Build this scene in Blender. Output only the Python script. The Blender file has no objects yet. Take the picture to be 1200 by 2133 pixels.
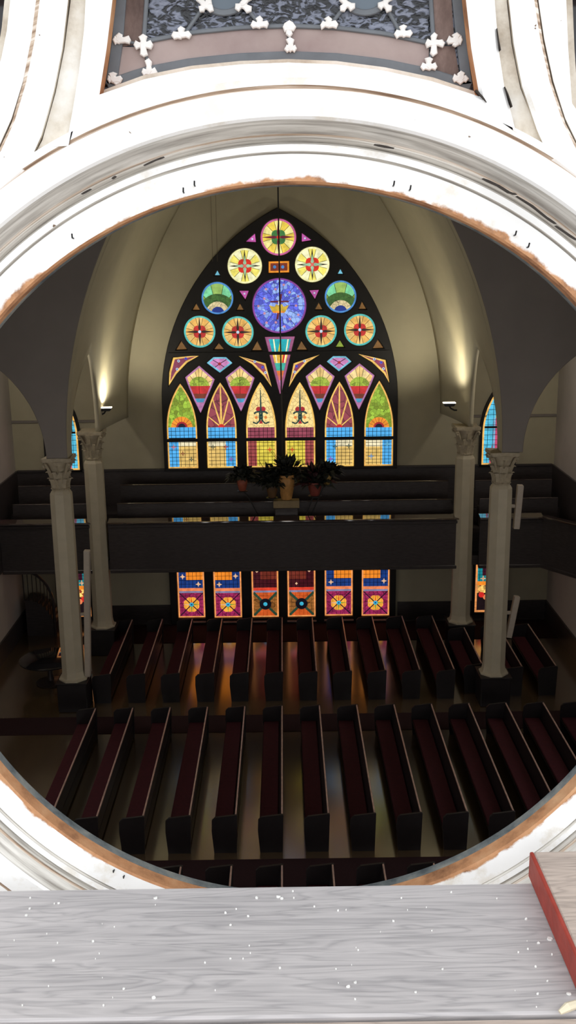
import bpy, math, random
from mathutils import Vector, Matrix
from mathutils.geometry import tessellate_polygon
random.seed(7)
S = bpy.context.scene
COL = S.collection
pi = math.pi

# ------------------------------------------------------------------ camera
FPX = 2080.0
H = 12.0
CAM = Vector((0, 0, H))
Fb = Vector((-0.0058, 0.2549, -1.0)).normalized()            # world +Y seen by the camera
Ub = Vector((-0.0125, 1.0, 0.2549))
Ub = (Ub - Fb * Ub.dot(Fb)).normalized()                     # world +Z seen by the camera
Xb = Fb.cross(Ub)
M = Matrix((Xb, Fb, Ub))                                     # camera -> world
cd = bpy.data.cameras.new('camera')
cd.sensor_fit = 'HORIZONTAL'; cd.sensor_width = 36; cd.lens = FPX / 1200 * 36
cd.clip_start = 0.02; cd.clip_end = 200
cam = bpy.data.objects.new('camera', cd); COL.objects.link(cam)
cam.matrix_world = Matrix.Translation(CAM) @ M.to_4x4()
S.camera = cam

def ray(x, y):
    return M @ Vector(((x - 600) / FPX, -(y - 1066.5) / FPX, -1.0))
def pY(x, y, Y):
    d = ray(x, y); return CAM + d * (Y / d.y)
def pZ(x, y, z):
    d = ray(x, y); return CAM + d * ((z - H) / d.z)
def q2(x, y, Y):
    p = pY(x, y, Y); return (p.x, p.z)

# ------------------------------------------------------------------ materials
def lin(c):
    return tuple((v / 255 / 12.92) if v / 255 <= 0.04045 else ((v / 255 + 0.055) / 1.055) ** 2.4 for v in c) + (1,)
MATS = {}
def newmat(name):
    m = bpy.data.materials.new(name); m.use_nodes = True
    return m, m.node_tree.nodes, m.node_tree.links, m.node_tree.nodes['Principled BSDF']
def ramp(N, stops, interp='LINEAR'):
    r = N.new('ShaderNodeValToRGB'); e = r.color_ramp.elements
    r.color_ramp.interpolation = interp
    while len(e) < len(stops): e.new(0.5)
    for el, (p, c) in zip(e, stops): el.position = p; el.color = c if len(c) == 4 else tuple(c) + (1,)
    return r
def coords(N, L, scale=(1, 1, 1), loc=(0, 0, 0), rot=(0, 0, 0)):
    t = N.new('ShaderNodeTexCoord'); mp = N.new('ShaderNodeMapping')
    mp.inputs['Scale'].default_value = scale; mp.inputs['Location'].default_value = loc; mp.inputs['Rotation'].default_value = rot
    L.new(t.outputs['Object'], mp.inputs['Vector']); return mp.outputs['Vector']
def noise(N, L, vec, scale, detail=4, rough=0.55, dist=0.0):
    n = N.new('ShaderNodeTexNoise'); n.inputs['Scale'].default_value = scale; n.inputs['Detail'].default_value = detail
    n.inputs['Roughness'].default_value = rough; n.inputs['Distortion'].default_value = dist
    L.new(vec, n.inputs['Vector']); return n.outputs['Fac']
def bump(N, L, bs, h, strength=0.3, dist=0.01):
    b = N.new('ShaderNodeBump'); b.inputs['Strength'].default_value = strength; b.inputs['Distance'].default_value = dist
    L.new(h, b.inputs['Height']); L.new(b.outputs['Normal'], bs.inputs['Normal'])
def mix(N, L, fac, a, b, mode='MIX'):
    m = N.new('ShaderNodeMix'); m.data_type = 'RGBA'; m.blend_type = mode
    for sock, v in ((m.inputs[0], fac), (m.inputs[6], a), (m.inputs[7], b)):
        if hasattr(v, 'links'): L.new(v, sock)
        else: sock.default_value = v
    return m.outputs[2]

def plain(name, rgb, rough=0.6, var=0.12, scale=6, spec=0.5, metal=0.0, bmp=0.0, stretch=(1, 1, 1), ior=1.45, coat=0.0):
    if name in MATS: return MATS[name]
    m, N, L, b = newmat(name)
    v = coords(N, L, stretch); n = noise(N, L, v, scale)
    c = lin(rgb)
    lo = tuple(x * (1 - var) for x in c[:3]); hi = tuple(min(1, x * (1 + var)) for x in c[:3])
    r = ramp(N, [(0.3, lo), (0.7, hi)]); L.new(n, r.inputs['Fac']); L.new(r.outputs['Color'], b.inputs['Base Color'])
    b.inputs['Roughness'].default_value = rough; b.inputs['Metallic'].default_value = metal
    b.inputs['Specular IOR Level'].default_value = spec; b.inputs['IOR'].default_value = ior
    b.inputs['Coat Weight'].default_value = coat; b.inputs['Coat Roughness'].default_value = min(.16, rough)
    if bmp: bump(N, L, b, n, bmp)
    MATS[name] = m; return m

def glass(rgb, tex='plain', scale=7.0, var=0.25, alt=None, strength=1.0):
    key = ('glass', rgb, tex, scale, var, alt, strength)
    if key in MATS: return MATS[key]
    m, N, L, b = newmat('stained_glass')
    b.inputs['Base Color'].default_value = (0.01, 0.01, 0.01, 1); b.inputs['Roughness'].default_value = 0.3
    v = coords(N, L)
    c = lin(rgb); lo = tuple(x * (1 - var) for x in c[:3]) + (1,); hi = tuple(x * (1 + var) for x in c[:3]) + (1,)
    if tex == 'plain':
        n = noise(N, L, v, scale, 3)
        r = ramp(N, [(0.3, lo), (0.7, hi)]); L.new(n, r.inputs['Fac']); col = r.outputs['Color']
    else:
        vo = N.new('ShaderNodeTexVoronoi'); vo.inputs['Scale'].default_value = scale; L.new(v, vo.inputs['Vector'])
        sx = N.new('ShaderNodeSeparateColor'); L.new(vo.outputs['Color'], sx.inputs['Color'])
        st = [(0.0, lo), (0.55, hi)] if alt is None else [(0.0, lo), (0.45, hi), (0.72, lin(alt)), (0.95, tuple(min(1, x * 1.3) for x in lin(alt)[:3]) + (1,))]
        r = ramp(N, st); L.new(sx.outputs['Red'], r.inputs['Fac'])
        ve = N.new('ShaderNodeTexVoronoi'); ve.feature = 'DISTANCE_TO_EDGE'; ve.inputs['Scale'].default_value = scale; L.new(v, ve.inputs['Vector'])
        e = ramp(N, [(0.01, (0.35, 0.35, 0.35)), (0.055, (1, 1, 1))]); L.new(ve.outputs['Distance'], e.inputs['Fac'])
        col = mix(N, L, 1.0, r.outputs['Color'], e.outputs['Color'], 'MULTIPLY')
    L.new(col, b.inputs['Emission Color']); b.inputs['Emission Strength'].default_value = strength
    MATS[key] = m; return m

def wood_board(name, light, dark, edge=None, rough=0.75, gs=1.0):
    m, N, L, b = newmat(name)
    v = coords(N, L, (0.9 * gs, 9 * gs, 9 * gs)); n1 = noise(N, L, v, 3.2, 3, 0.5, 0.6)
    mm = N.new('ShaderNodeMath'); mm.operation = 'MULTIPLY'; mm.inputs[1].default_value = 9.0; L.new(n1, mm.inputs[0])
    fr = N.new('ShaderNodeMath'); fr.operation = 'FRACT'; L.new(mm.outputs[0], fr.inputs[0])
    rings = ramp(N, [(0.0, (0.55, 0.55, 0.55)), (0.35, (1, 1, 1)), (0.8, (0.85, 0.85, 0.85)), (1.0, (0.55, 0.55, 0.55))]); L.new(fr.outputs[0], rings.inputs['Fac'])
    v2 = coords(N, L, (3, 90, 90)); n2 = noise(N, L, v2, 2.0, 3)
    v3 = coords(N, L, (2.0, 5, 5)); n3 = noise(N, L, v3, 1.6, 4)
    f = N.new('ShaderNodeMath'); f.operation = 'MULTIPLY_ADD'; L.new(n2, f.inputs[0]); f.inputs[1].default_value = 0.45
    sc = N.new('ShaderNodeMath'); sc.operation = 'MULTIPLY'; L.new(rings.outputs['Color'], sc.inputs[0]); sc.inputs[1].default_value = 0.42
    L.new(sc.outputs[0], f.inputs[2])
    a = N.new('ShaderNodeMath'); a.operation = 'MULTIPLY_ADD'; L.new(n3, a.inputs[0]); a.inputs[1].default_value = 0.5; L.new(f.outputs[0], a.inputs[2])
    r = ramp(N, [(0.55, lin(dark)), (0.95, lin(light))]); L.new(a.outputs[0], r.inputs['Fac'])
    L.new(r.outputs['Color'], b.inputs['Base Color']); b.inputs['Roughness'].default_value = rough
    bump(N, L, b, a.outputs[0], 0.35, 0.002)
    return m

# circle of the open rose window (see below)
YT = 1.40
RC = 0.5555
DR = RC - 0.5327
XC = 0.0134; ZC = H - 0.460

def paint_mat():
    m, N, L, b = newmat('white_paint')
    v = coords(N, L); t = N.new('ShaderNodeVectorMath'); t.operation = 'SUBTRACT'; t.inputs[1].default_value = (XC, 0, ZC); L.new(v, t.inputs[0])
    f = N.new('ShaderNodeVectorMath'); f.operation = 'MULTIPLY'; f.inputs[1].default_value = (1, 0, 1); L.new(t.outputs[0], f.inputs[0])
    ln = N.new('ShaderNodeVectorMath'); ln.operation = 'LENGTH'; L.new(f.outputs[0], ln.inputs[0])
    n = noise(N, L, v, 13, 7, 0.62)
    a = N.new('ShaderNodeMath'); a.operation = 'MULTIPLY_ADD'; L.new(n, a.inputs[0]); a.inputs[1].default_value = -0.045; L.new(ln.outputs['Value'], a.inputs[2])
    mask = ramp(N, [(RC - 0.0172, (1, 1, 1)), (RC - 0.0166, (0, 0, 0))]); L.new(a.outputs[0], mask.inputs['Fac'])
    # faint weathering of the paint film
    n2 = noise(N, L, v, 9, 7, 0.7); n3 = noise(N, L, v, 55, 3)
    st = ramp(N, [(0.36, lin((234, 227, 215))), (0.46, lin((250, 248, 244)))]); L.new(n2, st.inputs['Fac'])
    ch = ramp(N, [(0.745, (0, 0, 0)), (0.76, (1, 1, 1))]); L.new(n3, ch.inputs['Fac'])
    c0 = mix(N, L, ch.outputs['Color'], st.outputs['Color'], lin((120, 98, 78)))
    wv = noise(N, L, coords(N, L, (1, 1, 1)), 24, 6, 0.7)
    wd = ramp(N, [(0.3, lin((120, 78, 50))), (0.52, lin((196, 142, 98))), (0.75, lin((214, 166, 122)))]); L.new(wv, wd.inputs['Fac'])
    c1 = mix(N, L, mask.outputs['Color'], c0, wd.outputs['Color'])
    L.new(c1, b.inputs['Base Color']); b.inputs['Roughness'].default_value = 0.55
    bump(N, L, b, n2, 0.25, 0.004)
    return m
def bare_wood():
    m, N, L, b = newmat('bare_wood')
    v = coords(N, L); n = noise(N, L, v, 14, 6, 0.65); n2 = noise(N, L, v, 60, 3)
    r = ramp(N, [(0.3, lin((118, 78, 52))), (0.5, lin((188, 134, 92))), (0.72, lin((210, 164, 122)))]); L.new(n, r.inputs['Fac'])
    L.new(r.outputs['Color'], b.inputs['Base Color']); b.inputs['Roughness'].default_value = 0.8; bump(N, L, b, n2, 0.4, 0.003)
    return m
def dirty(name, a, c, d, sc=14, st=(1, 1, 1)):
    m, N, L, b = newmat(name)
    v = coords(N, L, st); n = noise(N, L, v, sc, 6, 0.65)
    r = ramp(N, [(0.32, lin(a)), (0.5, lin(c)), (0.68, lin(d))]); L.new(n, r.inputs['Fac'])
    L.new(r.outputs['Color'], b.inputs['Base Color']); b.inputs['Roughness'].default_value = 0.8; bump(N, L, b, n, 0.3, 0.003)
    return m

PAINT = paint_mat(); BARE = bare_wood()
DIRT = dirty('weathered_paint', (128, 108, 88), (196, 186, 168), (226, 220, 208))
GROOVE = dirty('grimy_groove', (120, 110, 100), (170, 164, 156), (205, 200, 192), 20)
CRACK = dirty('brown_crack', (96, 70, 50), (150, 120, 96), (200, 182, 160), 24)
def polar_dirt(name, a, c, d):
    m, N, L, b = newmat(name)
    v = coords(N, L); t = N.new('ShaderNodeVectorMath'); t.operation = 'SUBTRACT'; t.inputs[1].default_value = (XC, 0, ZC); L.new(v, t.inputs[0])
    sx = N.new('ShaderNodeSeparateXYZ'); L.new(t.outputs[0], sx.inputs[0])
    at = N.new('ShaderNodeMath'); at.operation = 'ARCTAN2'; L.new(sx.outputs['Z'], at.inputs[0]); L.new(sx.outputs['X'], at.inputs[1])
    ln = N.new('ShaderNodeVectorMath'); ln.operation = 'LENGTH'; L.new(t.outputs[0], ln.inputs[0])
    cb = N.new('ShaderNodeCombineXYZ'); L.new(at.outputs[0], cb.inputs[0]); L.new(ln.outputs['Value'], cb.inputs[1])
    mp = N.new('ShaderNodeMapping'); mp.inputs['Scale'].default_value = (2.2, 190, 1); L.new(cb.outputs[0], mp.inputs['Vector'])
    n = noise(N, L, mp.outputs['Vector'], 1.6, 5, 0.6)
    r = ramp(N, [(0.34, lin(a)), (0.5, lin(c)), (0.64, lin(d))]); L.new(n, r.inputs['Fac'])
    L.new(r.outputs['Color'], b.inputs['Base Color']); b.inputs['Roughness'].default_value = 0.8; bump(N, L, b, n, 0.3, 0.003)
    return m
GROOVE = polar_dirt('grimy_groove', (150, 143, 134), (196, 190, 180), (222, 217, 208)); CRACK = polar_dirt('brown_crack', (140, 112, 90), (196, 174, 152), (236, 226, 214))
GREYLIP = dirty('grey_putty', (70, 76, 78), (104, 108, 106), (136, 134, 124), 22)
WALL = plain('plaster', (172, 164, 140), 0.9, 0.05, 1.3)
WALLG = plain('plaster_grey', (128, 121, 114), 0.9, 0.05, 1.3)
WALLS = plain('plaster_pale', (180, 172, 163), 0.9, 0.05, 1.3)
COLUMN = plain('painted_stone', (184, 174, 150), 0.7, 0.06, 3)
CAPM = plain('carved_plaster', (168, 156, 132), 0.8, 0.12, 12, bmp=0.3)
DARKWOOD = plain('dark_wood', (60, 54, 53), 0.35, 0.25, 5, stretch=(1, 1, 6))
RAILWOOD = plain('polished_wood', (62, 44, 38), 0.05, 0.2, 5, coat=1.0, ior=3.2)
PEWWOOD = plain('pew_wood', (30, 25, 26), 0.45, 0.2, 6)
PEWCAP = plain('worn_lit_edge', (196, 162, 148), 0.3, 0.2, 6, coat=0.5)  # worn edges, the light they catch painted into the pale colour
CUSH = plain('red_cushion', (72, 19, 29), 0.9, 0.15, 12)
CARPET = plain('dark_carpet', (44, 17, 21), 0.95, 0.2, 30)
FLOORW = plain('varnished_floor', (90, 72, 48), 0.17, 0.15, 3, coat=1.0, ior=2.1, stretch=(1, 0.2, 1), spec=0.8)
FRAMEB = plain('dark_window_frame', (24, 21, 20), 0.6, 0.2, 8)
LEAD = plain('black_lead', (22, 20, 18), 0.6, 0.2, 20)
SPK = plain('speaker_white', (178, 166, 150), 0.6, 0.05, 10)
CAME = plain('lead_came', (104, 108, 112), 0.5, 0.12, 30, bmp=0.1)
SOLDER = plain('pale_solder', (236, 232, 226), 0.6, 0.1, 60)
LAMPM = newmat('lamp_glow')[0]
b_ = LAMPM.node_tree.nodes['Principled BSDF']; b_.inputs['Emission Color'].default_value = (1, .9, .66, 1); b_.inputs['Emission Strength'].default_value = 6
BLACKM = plain('black_metal', (26, 26, 26), 0.5, 0.1, 10)

# ------------------------------------------------------------------ mesh helpers
class MB:
    def __init__(s): s.v = []; s.f = []; s.m = []; s.mats = []
    def mi(s, mat):
        if mat not in s.mats: s.mats.append(mat)
        return s.mats.index(mat)
    def add(s, vs, fs, mat):
        o = len(s.v); k = s.mi(mat); s.v += [tuple(v) for v in vs]
        for f in fs: s.f.append([i + o for i in f]); s.m.append(k)
    def box(s, x0, x1, y0, y1, z0, z1, mat, mtx=None):
        vs = [Vector((x, y, z)) for z in (z0, z1) for y in (y0, y1) for x in (x0, x1)]
        if mtx: vs = [mtx @ v for v in vs]
        s.add(vs, [(0, 2, 3, 1), (4, 5, 7, 6), (0, 1, 5, 4), (2, 6, 7, 3), (0, 4, 6, 2), (1, 3, 7, 5)], mat)
    def bbox(s, x0, x1, y0, y1, z0, z1, mat, c=0.01, mtx=None):      # box with all edges chamfered
        import itertools
        vs = []; idx = {}
        lo = (x0, y0, z0); hi = (x1, y1, z1)
        for sg in itertools.product((0, 1), repeat=3):
            for ax in range(3):
                p = [hi[i] if sg[i] else lo[i] for i in range(3)]
                for i in range(3):
                    if i != ax: p[i] += -c if sg[i] else c
                idx[(sg, ax)] = len(vs); vs.append(Vector(p))
        fs = []
        for ax in range(3):
            o = [i for i in range(3) if i != ax]
            for sd in (0, 1):
                ring = []
                for a, b in ((0, 0), (1, 0), (1, 1), (0, 1)):
                    sg = [0, 0, 0]; sg[ax] = sd; sg[o[0]] = a; sg[o[1]] = b; ring.append(idx[(tuple(sg), ax)])
                fs.append(ring)
            for a in (0, 1):
                for b in (0, 1):
                    s0 = [0, 0, 0]; s0[o[0]] = a; s0[o[1]] = b; s1 = list(s0); s1[ax] = 1
                    fs.append([idx[(tuple(s0), o[0])], idx[(tuple(s1), o[0])], idx[(tuple(s1), o[1])], idx[(tuple(s0), o[1])]])
        for sg in itertools.product((0, 1), repeat=3): fs.append([idx[(sg, a)] for a in range(3)])
        if mtx: vs = [mtx @ v for v in vs]
        s.add(vs, fs, mat)
    def tube(s, pts, r, mat, n=8, cap=True):
        pts = [Vector(p) for p in pts]; rs = r if isinstance(r, (list, tuple)) else [r] * len(pts)
        vs = []; up = Vector((0.13, 0.21, 1)).normalized()
        for i, p in enumerate(pts):
            t = (pts[min(i + 1, len(pts) - 1)] - pts[max(i - 1, 0)]).normalized()
            a = t.cross(up)
            if a.length < 0.05: a = t.cross(Vector((1, 0, 0)))
            a.normalize(); b = t.cross(a)
            for k in range(n): vs.append(p + (a * math.cos(2 * pi * k / n) + b * math.sin(2 * pi * k / n)) * rs[i])
        fs = [[i * n + k, i * n + (k + 1) % n, (i + 1) * n + (k + 1) % n, (i + 1) * n + k] for i in range(len(pts) - 1) for k in range(n)]
        if cap: fs += [list(range(n))[::-1], [(len(pts) - 1) * n + k for k in range(n)]]
        s.add(vs, fs, mat)
    def lathe(s, prof, mat, n=24, c=(0, 0, 0), cap=True, off=0.0):      # prof: (r, z)
        vs = [(c[0] + r * math.cos(2 * pi * (k + off) / n), c[1] + r * math.sin(2 * pi * (k + off) / n), c[2] + z) for r, z in prof for k in range(n)]
        fs = [[i * n + k, i * n + (k + 1) % n, (i + 1) * n + (k + 1) % n, (i + 1) * n + k] for i in range(len(prof) - 1) for k in range(n)]
        if cap: fs += [list(range(n))[::-1], [(len(prof) - 1) * n + k for k in range(n)]]
        s.add(vs, fs, mat)
    def plate(s, outer, holes, y_front, y_back, mat, side=None, hole_side=None, c=0.0):   # outlines in (x, z)
        side = side or mat; hole_side = hole_side or side
        loops = [list(outer)] + [list(h) for h in holes]
        for i, lp in enumerate(loops):
            a = sum(lp[k][0] * lp[(k + 1) % len(lp)][1] - lp[(k + 1) % len(lp)][0] * lp[k][1] for k in range(len(lp)))
            if (a > 0) != (i == 0): lp.reverse()
        ins = [offs(lp, c) if c else lp for lp in loops]
        flat = [p for lp in ins for p in lp]
        tri = tessellate_polygon([[Vector((p[0], p[1], 0)) for p in lp] for lp in ins])
        s.add([(p[0], y_front, p[1]) for p in flat], [list(t) for t in tri], mat)
        s.add([(p[0], y_back, p[1]) for lp in loops for p in lp], [list(t)[::-1] for t in tessellate_polygon([[Vector((p[0], p[1], 0)) for p in lp] for lp in loops])], mat)
        for i, lp in enumerate(loops):
            n = len(lp); sm = side if i == 0 else hole_side
            if c:
                s.add([(p[0], y_front, p[1]) for p in ins[i]] + [(p[0], y_front + c, p[1]) for p in lp], [[k, (k + 1) % n, n + (k + 1) % n, n + k] for k in range(n)], mat)
            s.add([(p[0], y_front + c, p[1]) for p in lp] + [(p[0], y_back, p[1]) for p in lp], [[k, (k + 1) % n, n + (k + 1) % n, n + k] for k in range(n)], sm)
    def build(s, name, parent=None, smooth=False, loc=None, fix=True):
        me = bpy.data.meshes.new(name); me.from_pydata(s.v, [], s.f)
        for m in s.mats: me.materials.append(m)
        me.polygons.foreach_set('material_index', s.m)
        if fix:
            import bmesh
            bm = bmesh.new(); bm.from_mesh(me)
            bmesh.ops.remove_doubles(bm, verts=bm.verts, dist=1e-6)
            bmesh.ops.recalc_face_normals(bm, faces=bm.faces); bm.to_mesh(me); bm.free()
        if smooth:
            me.polygons.foreach_set('use_smooth', [True] * len(me.polygons))
            me.set_sharp_from_angle(angle=math.radians(35))
        o = bpy.data.objects.new(name, me); COL.objects.link(o)
        if loc is not None: o.location = loc
        if parent: o.parent = parent
        return o
def offs(lp, d):                      # move outline inwards by d (outline is CCW for the outside, CW for holes)
    out = []; n = len(lp)
    for i in range(n):
        a = Vector(lp[i - 1]); b = Vector(lp[i]); c = Vector(lp[(i + 1) % n])
        e1 = (b - a); e2 = (c - b)
        if e1.length < 1e-9 or e2.length < 1e-9: out.append(tuple(b)); continue
        e1.normalize(); e2.normalize()
        n1 = Vector((-e1.y, e1.x)); n2 = Vector((-e2.y, e2.x)); k = 1 + n1.dot(n2)
        v = (n1 + n2) / max(k, 0.25)
        out.append(tuple(b + v * d))
    return out
def empty(name, loc=(0, 0, 0)):
    o = bpy.data.objects.new(name, None); COL.objects.link(o); o.location = loc; o.empty_display_size = 0.1; return o
def tag(o, label=None, cat=None, group=None, kind=None):
    if label: o['label'] = label
    if cat: o['category'] = cat
    if group: o['group'] = group
    if kind: o['kind'] = kind
    return o
def struct(o, label=None): return tag(o, label, None, None, 'structure')
def copy_tree(o, parent=None):
    c = o.copy(); COL.objects.link(c)
    if parent: c.parent = parent
    for ch in [x for x in bpy.data.objects if x.parent == o]: copy_tree(ch, c)
    return c
def circ(cx, cz, r, n=40, a0=0.0, a1=2 * pi):
    full = abs(a1 - a0 - 2 * pi) < 1e-6
    return [(cx + r * math.cos(a0 + (a1 - a0) * k / (n if full else n - 1)), cz + r * math.sin(a0 + (a1 - a0) * k / (n if full else n - 1))) for k in range(n)]
def parch(xl, xr, z0, zs, za, n=12):     # pointed arch outline: base z0, springing zs, apex za (CCW)
    w = (xr - xl) / 2; h = za - zs; R = (w * w + h * h) / (2 * w); xm = (xl + xr) / 2
    a1 = math.asin(min(1, h / R)) if R >= w else pi / 2
    if h > R: a1 = pi - a1
    a1 = math.atan2(h, R - w)
    right = [(xr - R + R * math.cos(a1 * k / n), zs + R * math.sin(a1 * k / n)) for k in range(n + 1)]
    left = [(2 * xm - x, z) for x, z in right[:-1]][::-1]
    return [(xl, z0), (xr, z0)] + right + left
def clip(poly, conv):
    a = sum(conv[k][0] * conv[(k + 1) % len(conv)][1] - conv[(k + 1) % len(conv)][0] * conv[k][1] for k in range(len(conv)))
    cv = conv if a > 0 else conv[::-1]
    out = list(poly)
    for i in range(len(cv)):
        A = cv[i]; B = cv[(i + 1) % len(cv)]; ex, ez = B[0] - A[0], B[1] - A[1]
        if ex * ex + ez * ez < 1e-14: continue
        side = lambda p: ex * (p[1] - A[1]) - ez * (p[0] - A[0])
        inp = out; out = []
        for k in range(len(inp)):
            P = inp[k - 1]; Q = inp[k]; sp = side(P); sq = side(Q)
            if (sp >= 0) != (sq >= 0):
                t = sp / (sp - sq); out.append((P[0] + t * (Q[0] - P[0]), P[1] + t * (Q[1] - P[1])))
            if sq >= 0: out.append(Q)
        if len(out) < 3: return []
    return out
class Pane:
    """One panel of stained glass: coloured pieces laid in front of each other by 2 mm, clipped to a convex outline."""
    def __init__(s, outline, y): s.o = outline; s.y = y; s.mb = MB(); s.base = outline
    def add(s, poly, mat, lev, by=None):
        p = clip(poly, by or s.o)
        if len(p) < 3: return
        q = []
        for v in p:
            if not q or (abs(v[0] - q[-1][0]) + abs(v[1] - q[-1][1])) > 1e-6: q.append(v)
        if len(q) < 3: return
        tri = tessellate_polygon([[Vector((v[0], v[1], 0)) for v in q]])
        Y = s.y - lev * 0.002
        s.mb.add([(v[0], Y, v[1]) for v in q], [list(t) for t in tri], mat)
    def border(s, mat, w, lev=0):
        s.add(s.o, mat, lev); o = list(s.o)
        a = sum(o[k][0] * o[(k + 1) % len(o)][1] - o[(k + 1) % len(o)][0] * o[k][1] for k in range(len(o)))
        if a < 0: o.reverse()
        s.o = offs(o, w)
    def line(s, a, b, w, mat, lev):
        d = Vector((b[0] - a[0], b[1] - a[1]))
        if d.length < 1e-6: return
        n = Vector((-d.y, d.x)).normalized() * w / 2
        s.add([(a[0] + n.x, a[1] + n.y), (a[0] - n.x, a[1] - n.y), (b[0] - n.x, b[1] - n.y), (b[0] + n.x, b[1] + n.y)], mat, lev)
    def poly_line(s, pts, w, mat, lev):
        for a, b in zip(pts[:-1], pts[1:]): s.line(a, b, w, mat, lev)
    def grid(s, x0, x1, z0, z1, nx, nz, w, mat, lev):
        for i in range(1, nx): x = x0 + (x1 - x0) * i / nx; s.line((x, z0), (x, z1), w, mat, lev)
        for i in range(1, nz): z = z0 + (z1 - z0) * i / nz; s.line((x0, z), (x1, z), w, mat, lev)
    def rhomb(s, c, dx, dz, w, mat, lev):    # long thin 4-point spike from c
        n = Vector((-dz, dx)).normalized() * w
        m = (c[0] + dx * 0.25, c[1] + dz * 0.25)
        s.add([c, (m[0] + n.x, m[1] + n.y), (c[0] + dx, c[1] + dz), (m[0] - n.x, m[1] - n.y)], mat, lev)
    def build(s, name, parent): return s.mb.build(name, parent, fix=False)
def rect(x0, x1, z0, z1): return [(x0, z0), (x1, z0), (x1, z1), (x0, z1)]

# ================================================================== ROOM SHELL
YF = 32.0; XW = 8.8; YX = 25.2            # far wall, side walls, transverse arch wall
ZS = 7.07                                  # springing
mb = MB(); mb.box(-XW - .3, XW + .3, 1.5, YF + .3, -.2, 0, FLOORW); struct(mb.build('floor'), 'varnished wooden church floor between the pews')
for nm, y0, y1 in (('far', 30.15, YF - .17), ('middle', 23.85, 24.85), ('front', 16.95, 18.15)):
    mb = MB(); mb.bbox(-6.7 if nm == 'far' else -XW + .08, XW - .08, y0, y1, 0.0, 0.014, CARPET, .006)
    tag(mb.build('aisle_carpet'), {'far': 'dark red carpet on the floor along the far stained glass windows', 'middle': 'dark red carpet in the cross aisle between two pew blocks', 'front': 'dark red carpet in the cross aisle nearest the opening'}[nm], 'carpet')
mb = MB(); mb.box(-XW - .3, XW + .3, YF, YF + .3, 0, 18, WALL); struct(mb.build('wall_far'), 'tan plaster wall around the great stained glass window')
for sx, nm in ((-1, 'left'), (1, 'right')):
    mb = MB(); mb.box(sx * XW if sx > 0 else -XW - .3, XW + .3 if sx > 0 else -XW, 1.5, YF + .3, 0, 18, WALLS); struct(mb.build('wall_' + nm), 'plain plaster side wall beyond the columns')
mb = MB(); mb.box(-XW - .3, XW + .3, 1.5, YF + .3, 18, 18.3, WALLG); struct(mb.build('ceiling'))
mb = MB()
Z0n, Z1n = 10.55, 13.2
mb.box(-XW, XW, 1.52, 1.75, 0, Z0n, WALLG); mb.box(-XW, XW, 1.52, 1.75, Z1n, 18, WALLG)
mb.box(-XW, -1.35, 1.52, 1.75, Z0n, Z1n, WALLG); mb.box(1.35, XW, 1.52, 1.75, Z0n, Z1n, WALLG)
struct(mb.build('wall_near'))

# transverse arch wall
def main_arch(xs, R=12.0, n=30):
    cx = R - xs; a1 = math.acos(cx / R)
    left = [(cx - R * math.cos(a1 * k / n), ZS + R * math.sin(a1 * k / n)) for k in range(n + 1)]
    return left + [(-x, z) for x, z in left[:-1][::-1]]
def sarch(xa, xb, za, n=12):
    w = (xb - xa) / 2; h = za - ZS; R = (w * w + h * h) / (2 * w); a1 = math.atan2(h, R - w)
    lf = [(xa + R - R * math.cos(a1 * k / n), ZS + R * math.sin(a1 * k / n)) for k in range(n + 1)]
    xm = (xa + xb) / 2
    return lf + [(2 * xm - x, z) for x, z in lf[:-1][::-1]]
ol = [(-XW, 18), (-XW, 0), (-8.66, 0)] + sarch(-8.66, -6.12, 9.55) + main_arch(5.58) + sarch(6.12, 8.66, 9.55) + [(8.66, 0), (XW, 0), (XW, 18)]
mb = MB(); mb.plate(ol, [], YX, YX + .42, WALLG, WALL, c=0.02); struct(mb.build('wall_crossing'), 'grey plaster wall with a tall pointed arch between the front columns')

# pointed barrel vault behind the transverse arch, opened by a pointed side arch between each pair of columns
def xs_at(y):
    t = (y - 25.6) / 6.4
    return 5.58 - .10 * t - .45 * max(0.0, (t - .45) / .55) ** 1.6
def zlow(y):
    a, b, h = 25.78, 29.28, 2.5
    if a < y < b:
        w = (b - a) / 2; R = (w * w + h * h) / (2 * w); u = abs(y - (a + b) / 2)
        return ZS + math.sqrt(max(0, R * R - (R - w + u) ** 2))
    return ZS
ys = sorted(set([25.6, 25.78, 29.28, 29.6, YF - .005] + [25.78 + 3.5 * (1 - math.cos(pi * k / 40)) / 2 for k in range(41)] + [29.6 + 2.395 * k / 10 for k in range(11)]))
mb = MB(); NT = 34
for sx in (-1, 1):
    vs = []
    for y in ys:
        xs = xs_at(y); R = 12.0; cx = R - xs; a1 = math.acos(cx / R); a0 = math.asin((zlow(y) - ZS) / R)
        for k in range(NT + 1):
            a = a0 + (a1 - a0) * k / NT
            vs.append((sx * (R * math.cos(a) - cx), y, ZS + R * math.sin(a)))
    fs = [[i * (NT + 1) + k, i * (NT + 1) + k + 1, (i + 1) * (NT + 1) + k + 1, (i + 1) * (NT + 1) + k] for i in range(len(ys) - 1) for k in range(NT)]
    mb.add(vs, fs, WALL)
vault = struct(mb.build('ceiling_vault', smooth=True), 'tan pointed vault lit by two uplights in front of the great window')
sol = vault.modifiers.new('thickness', 'SOLIDIFY'); sol.thickness = 0.12; sol.offset = 1.0 
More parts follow.
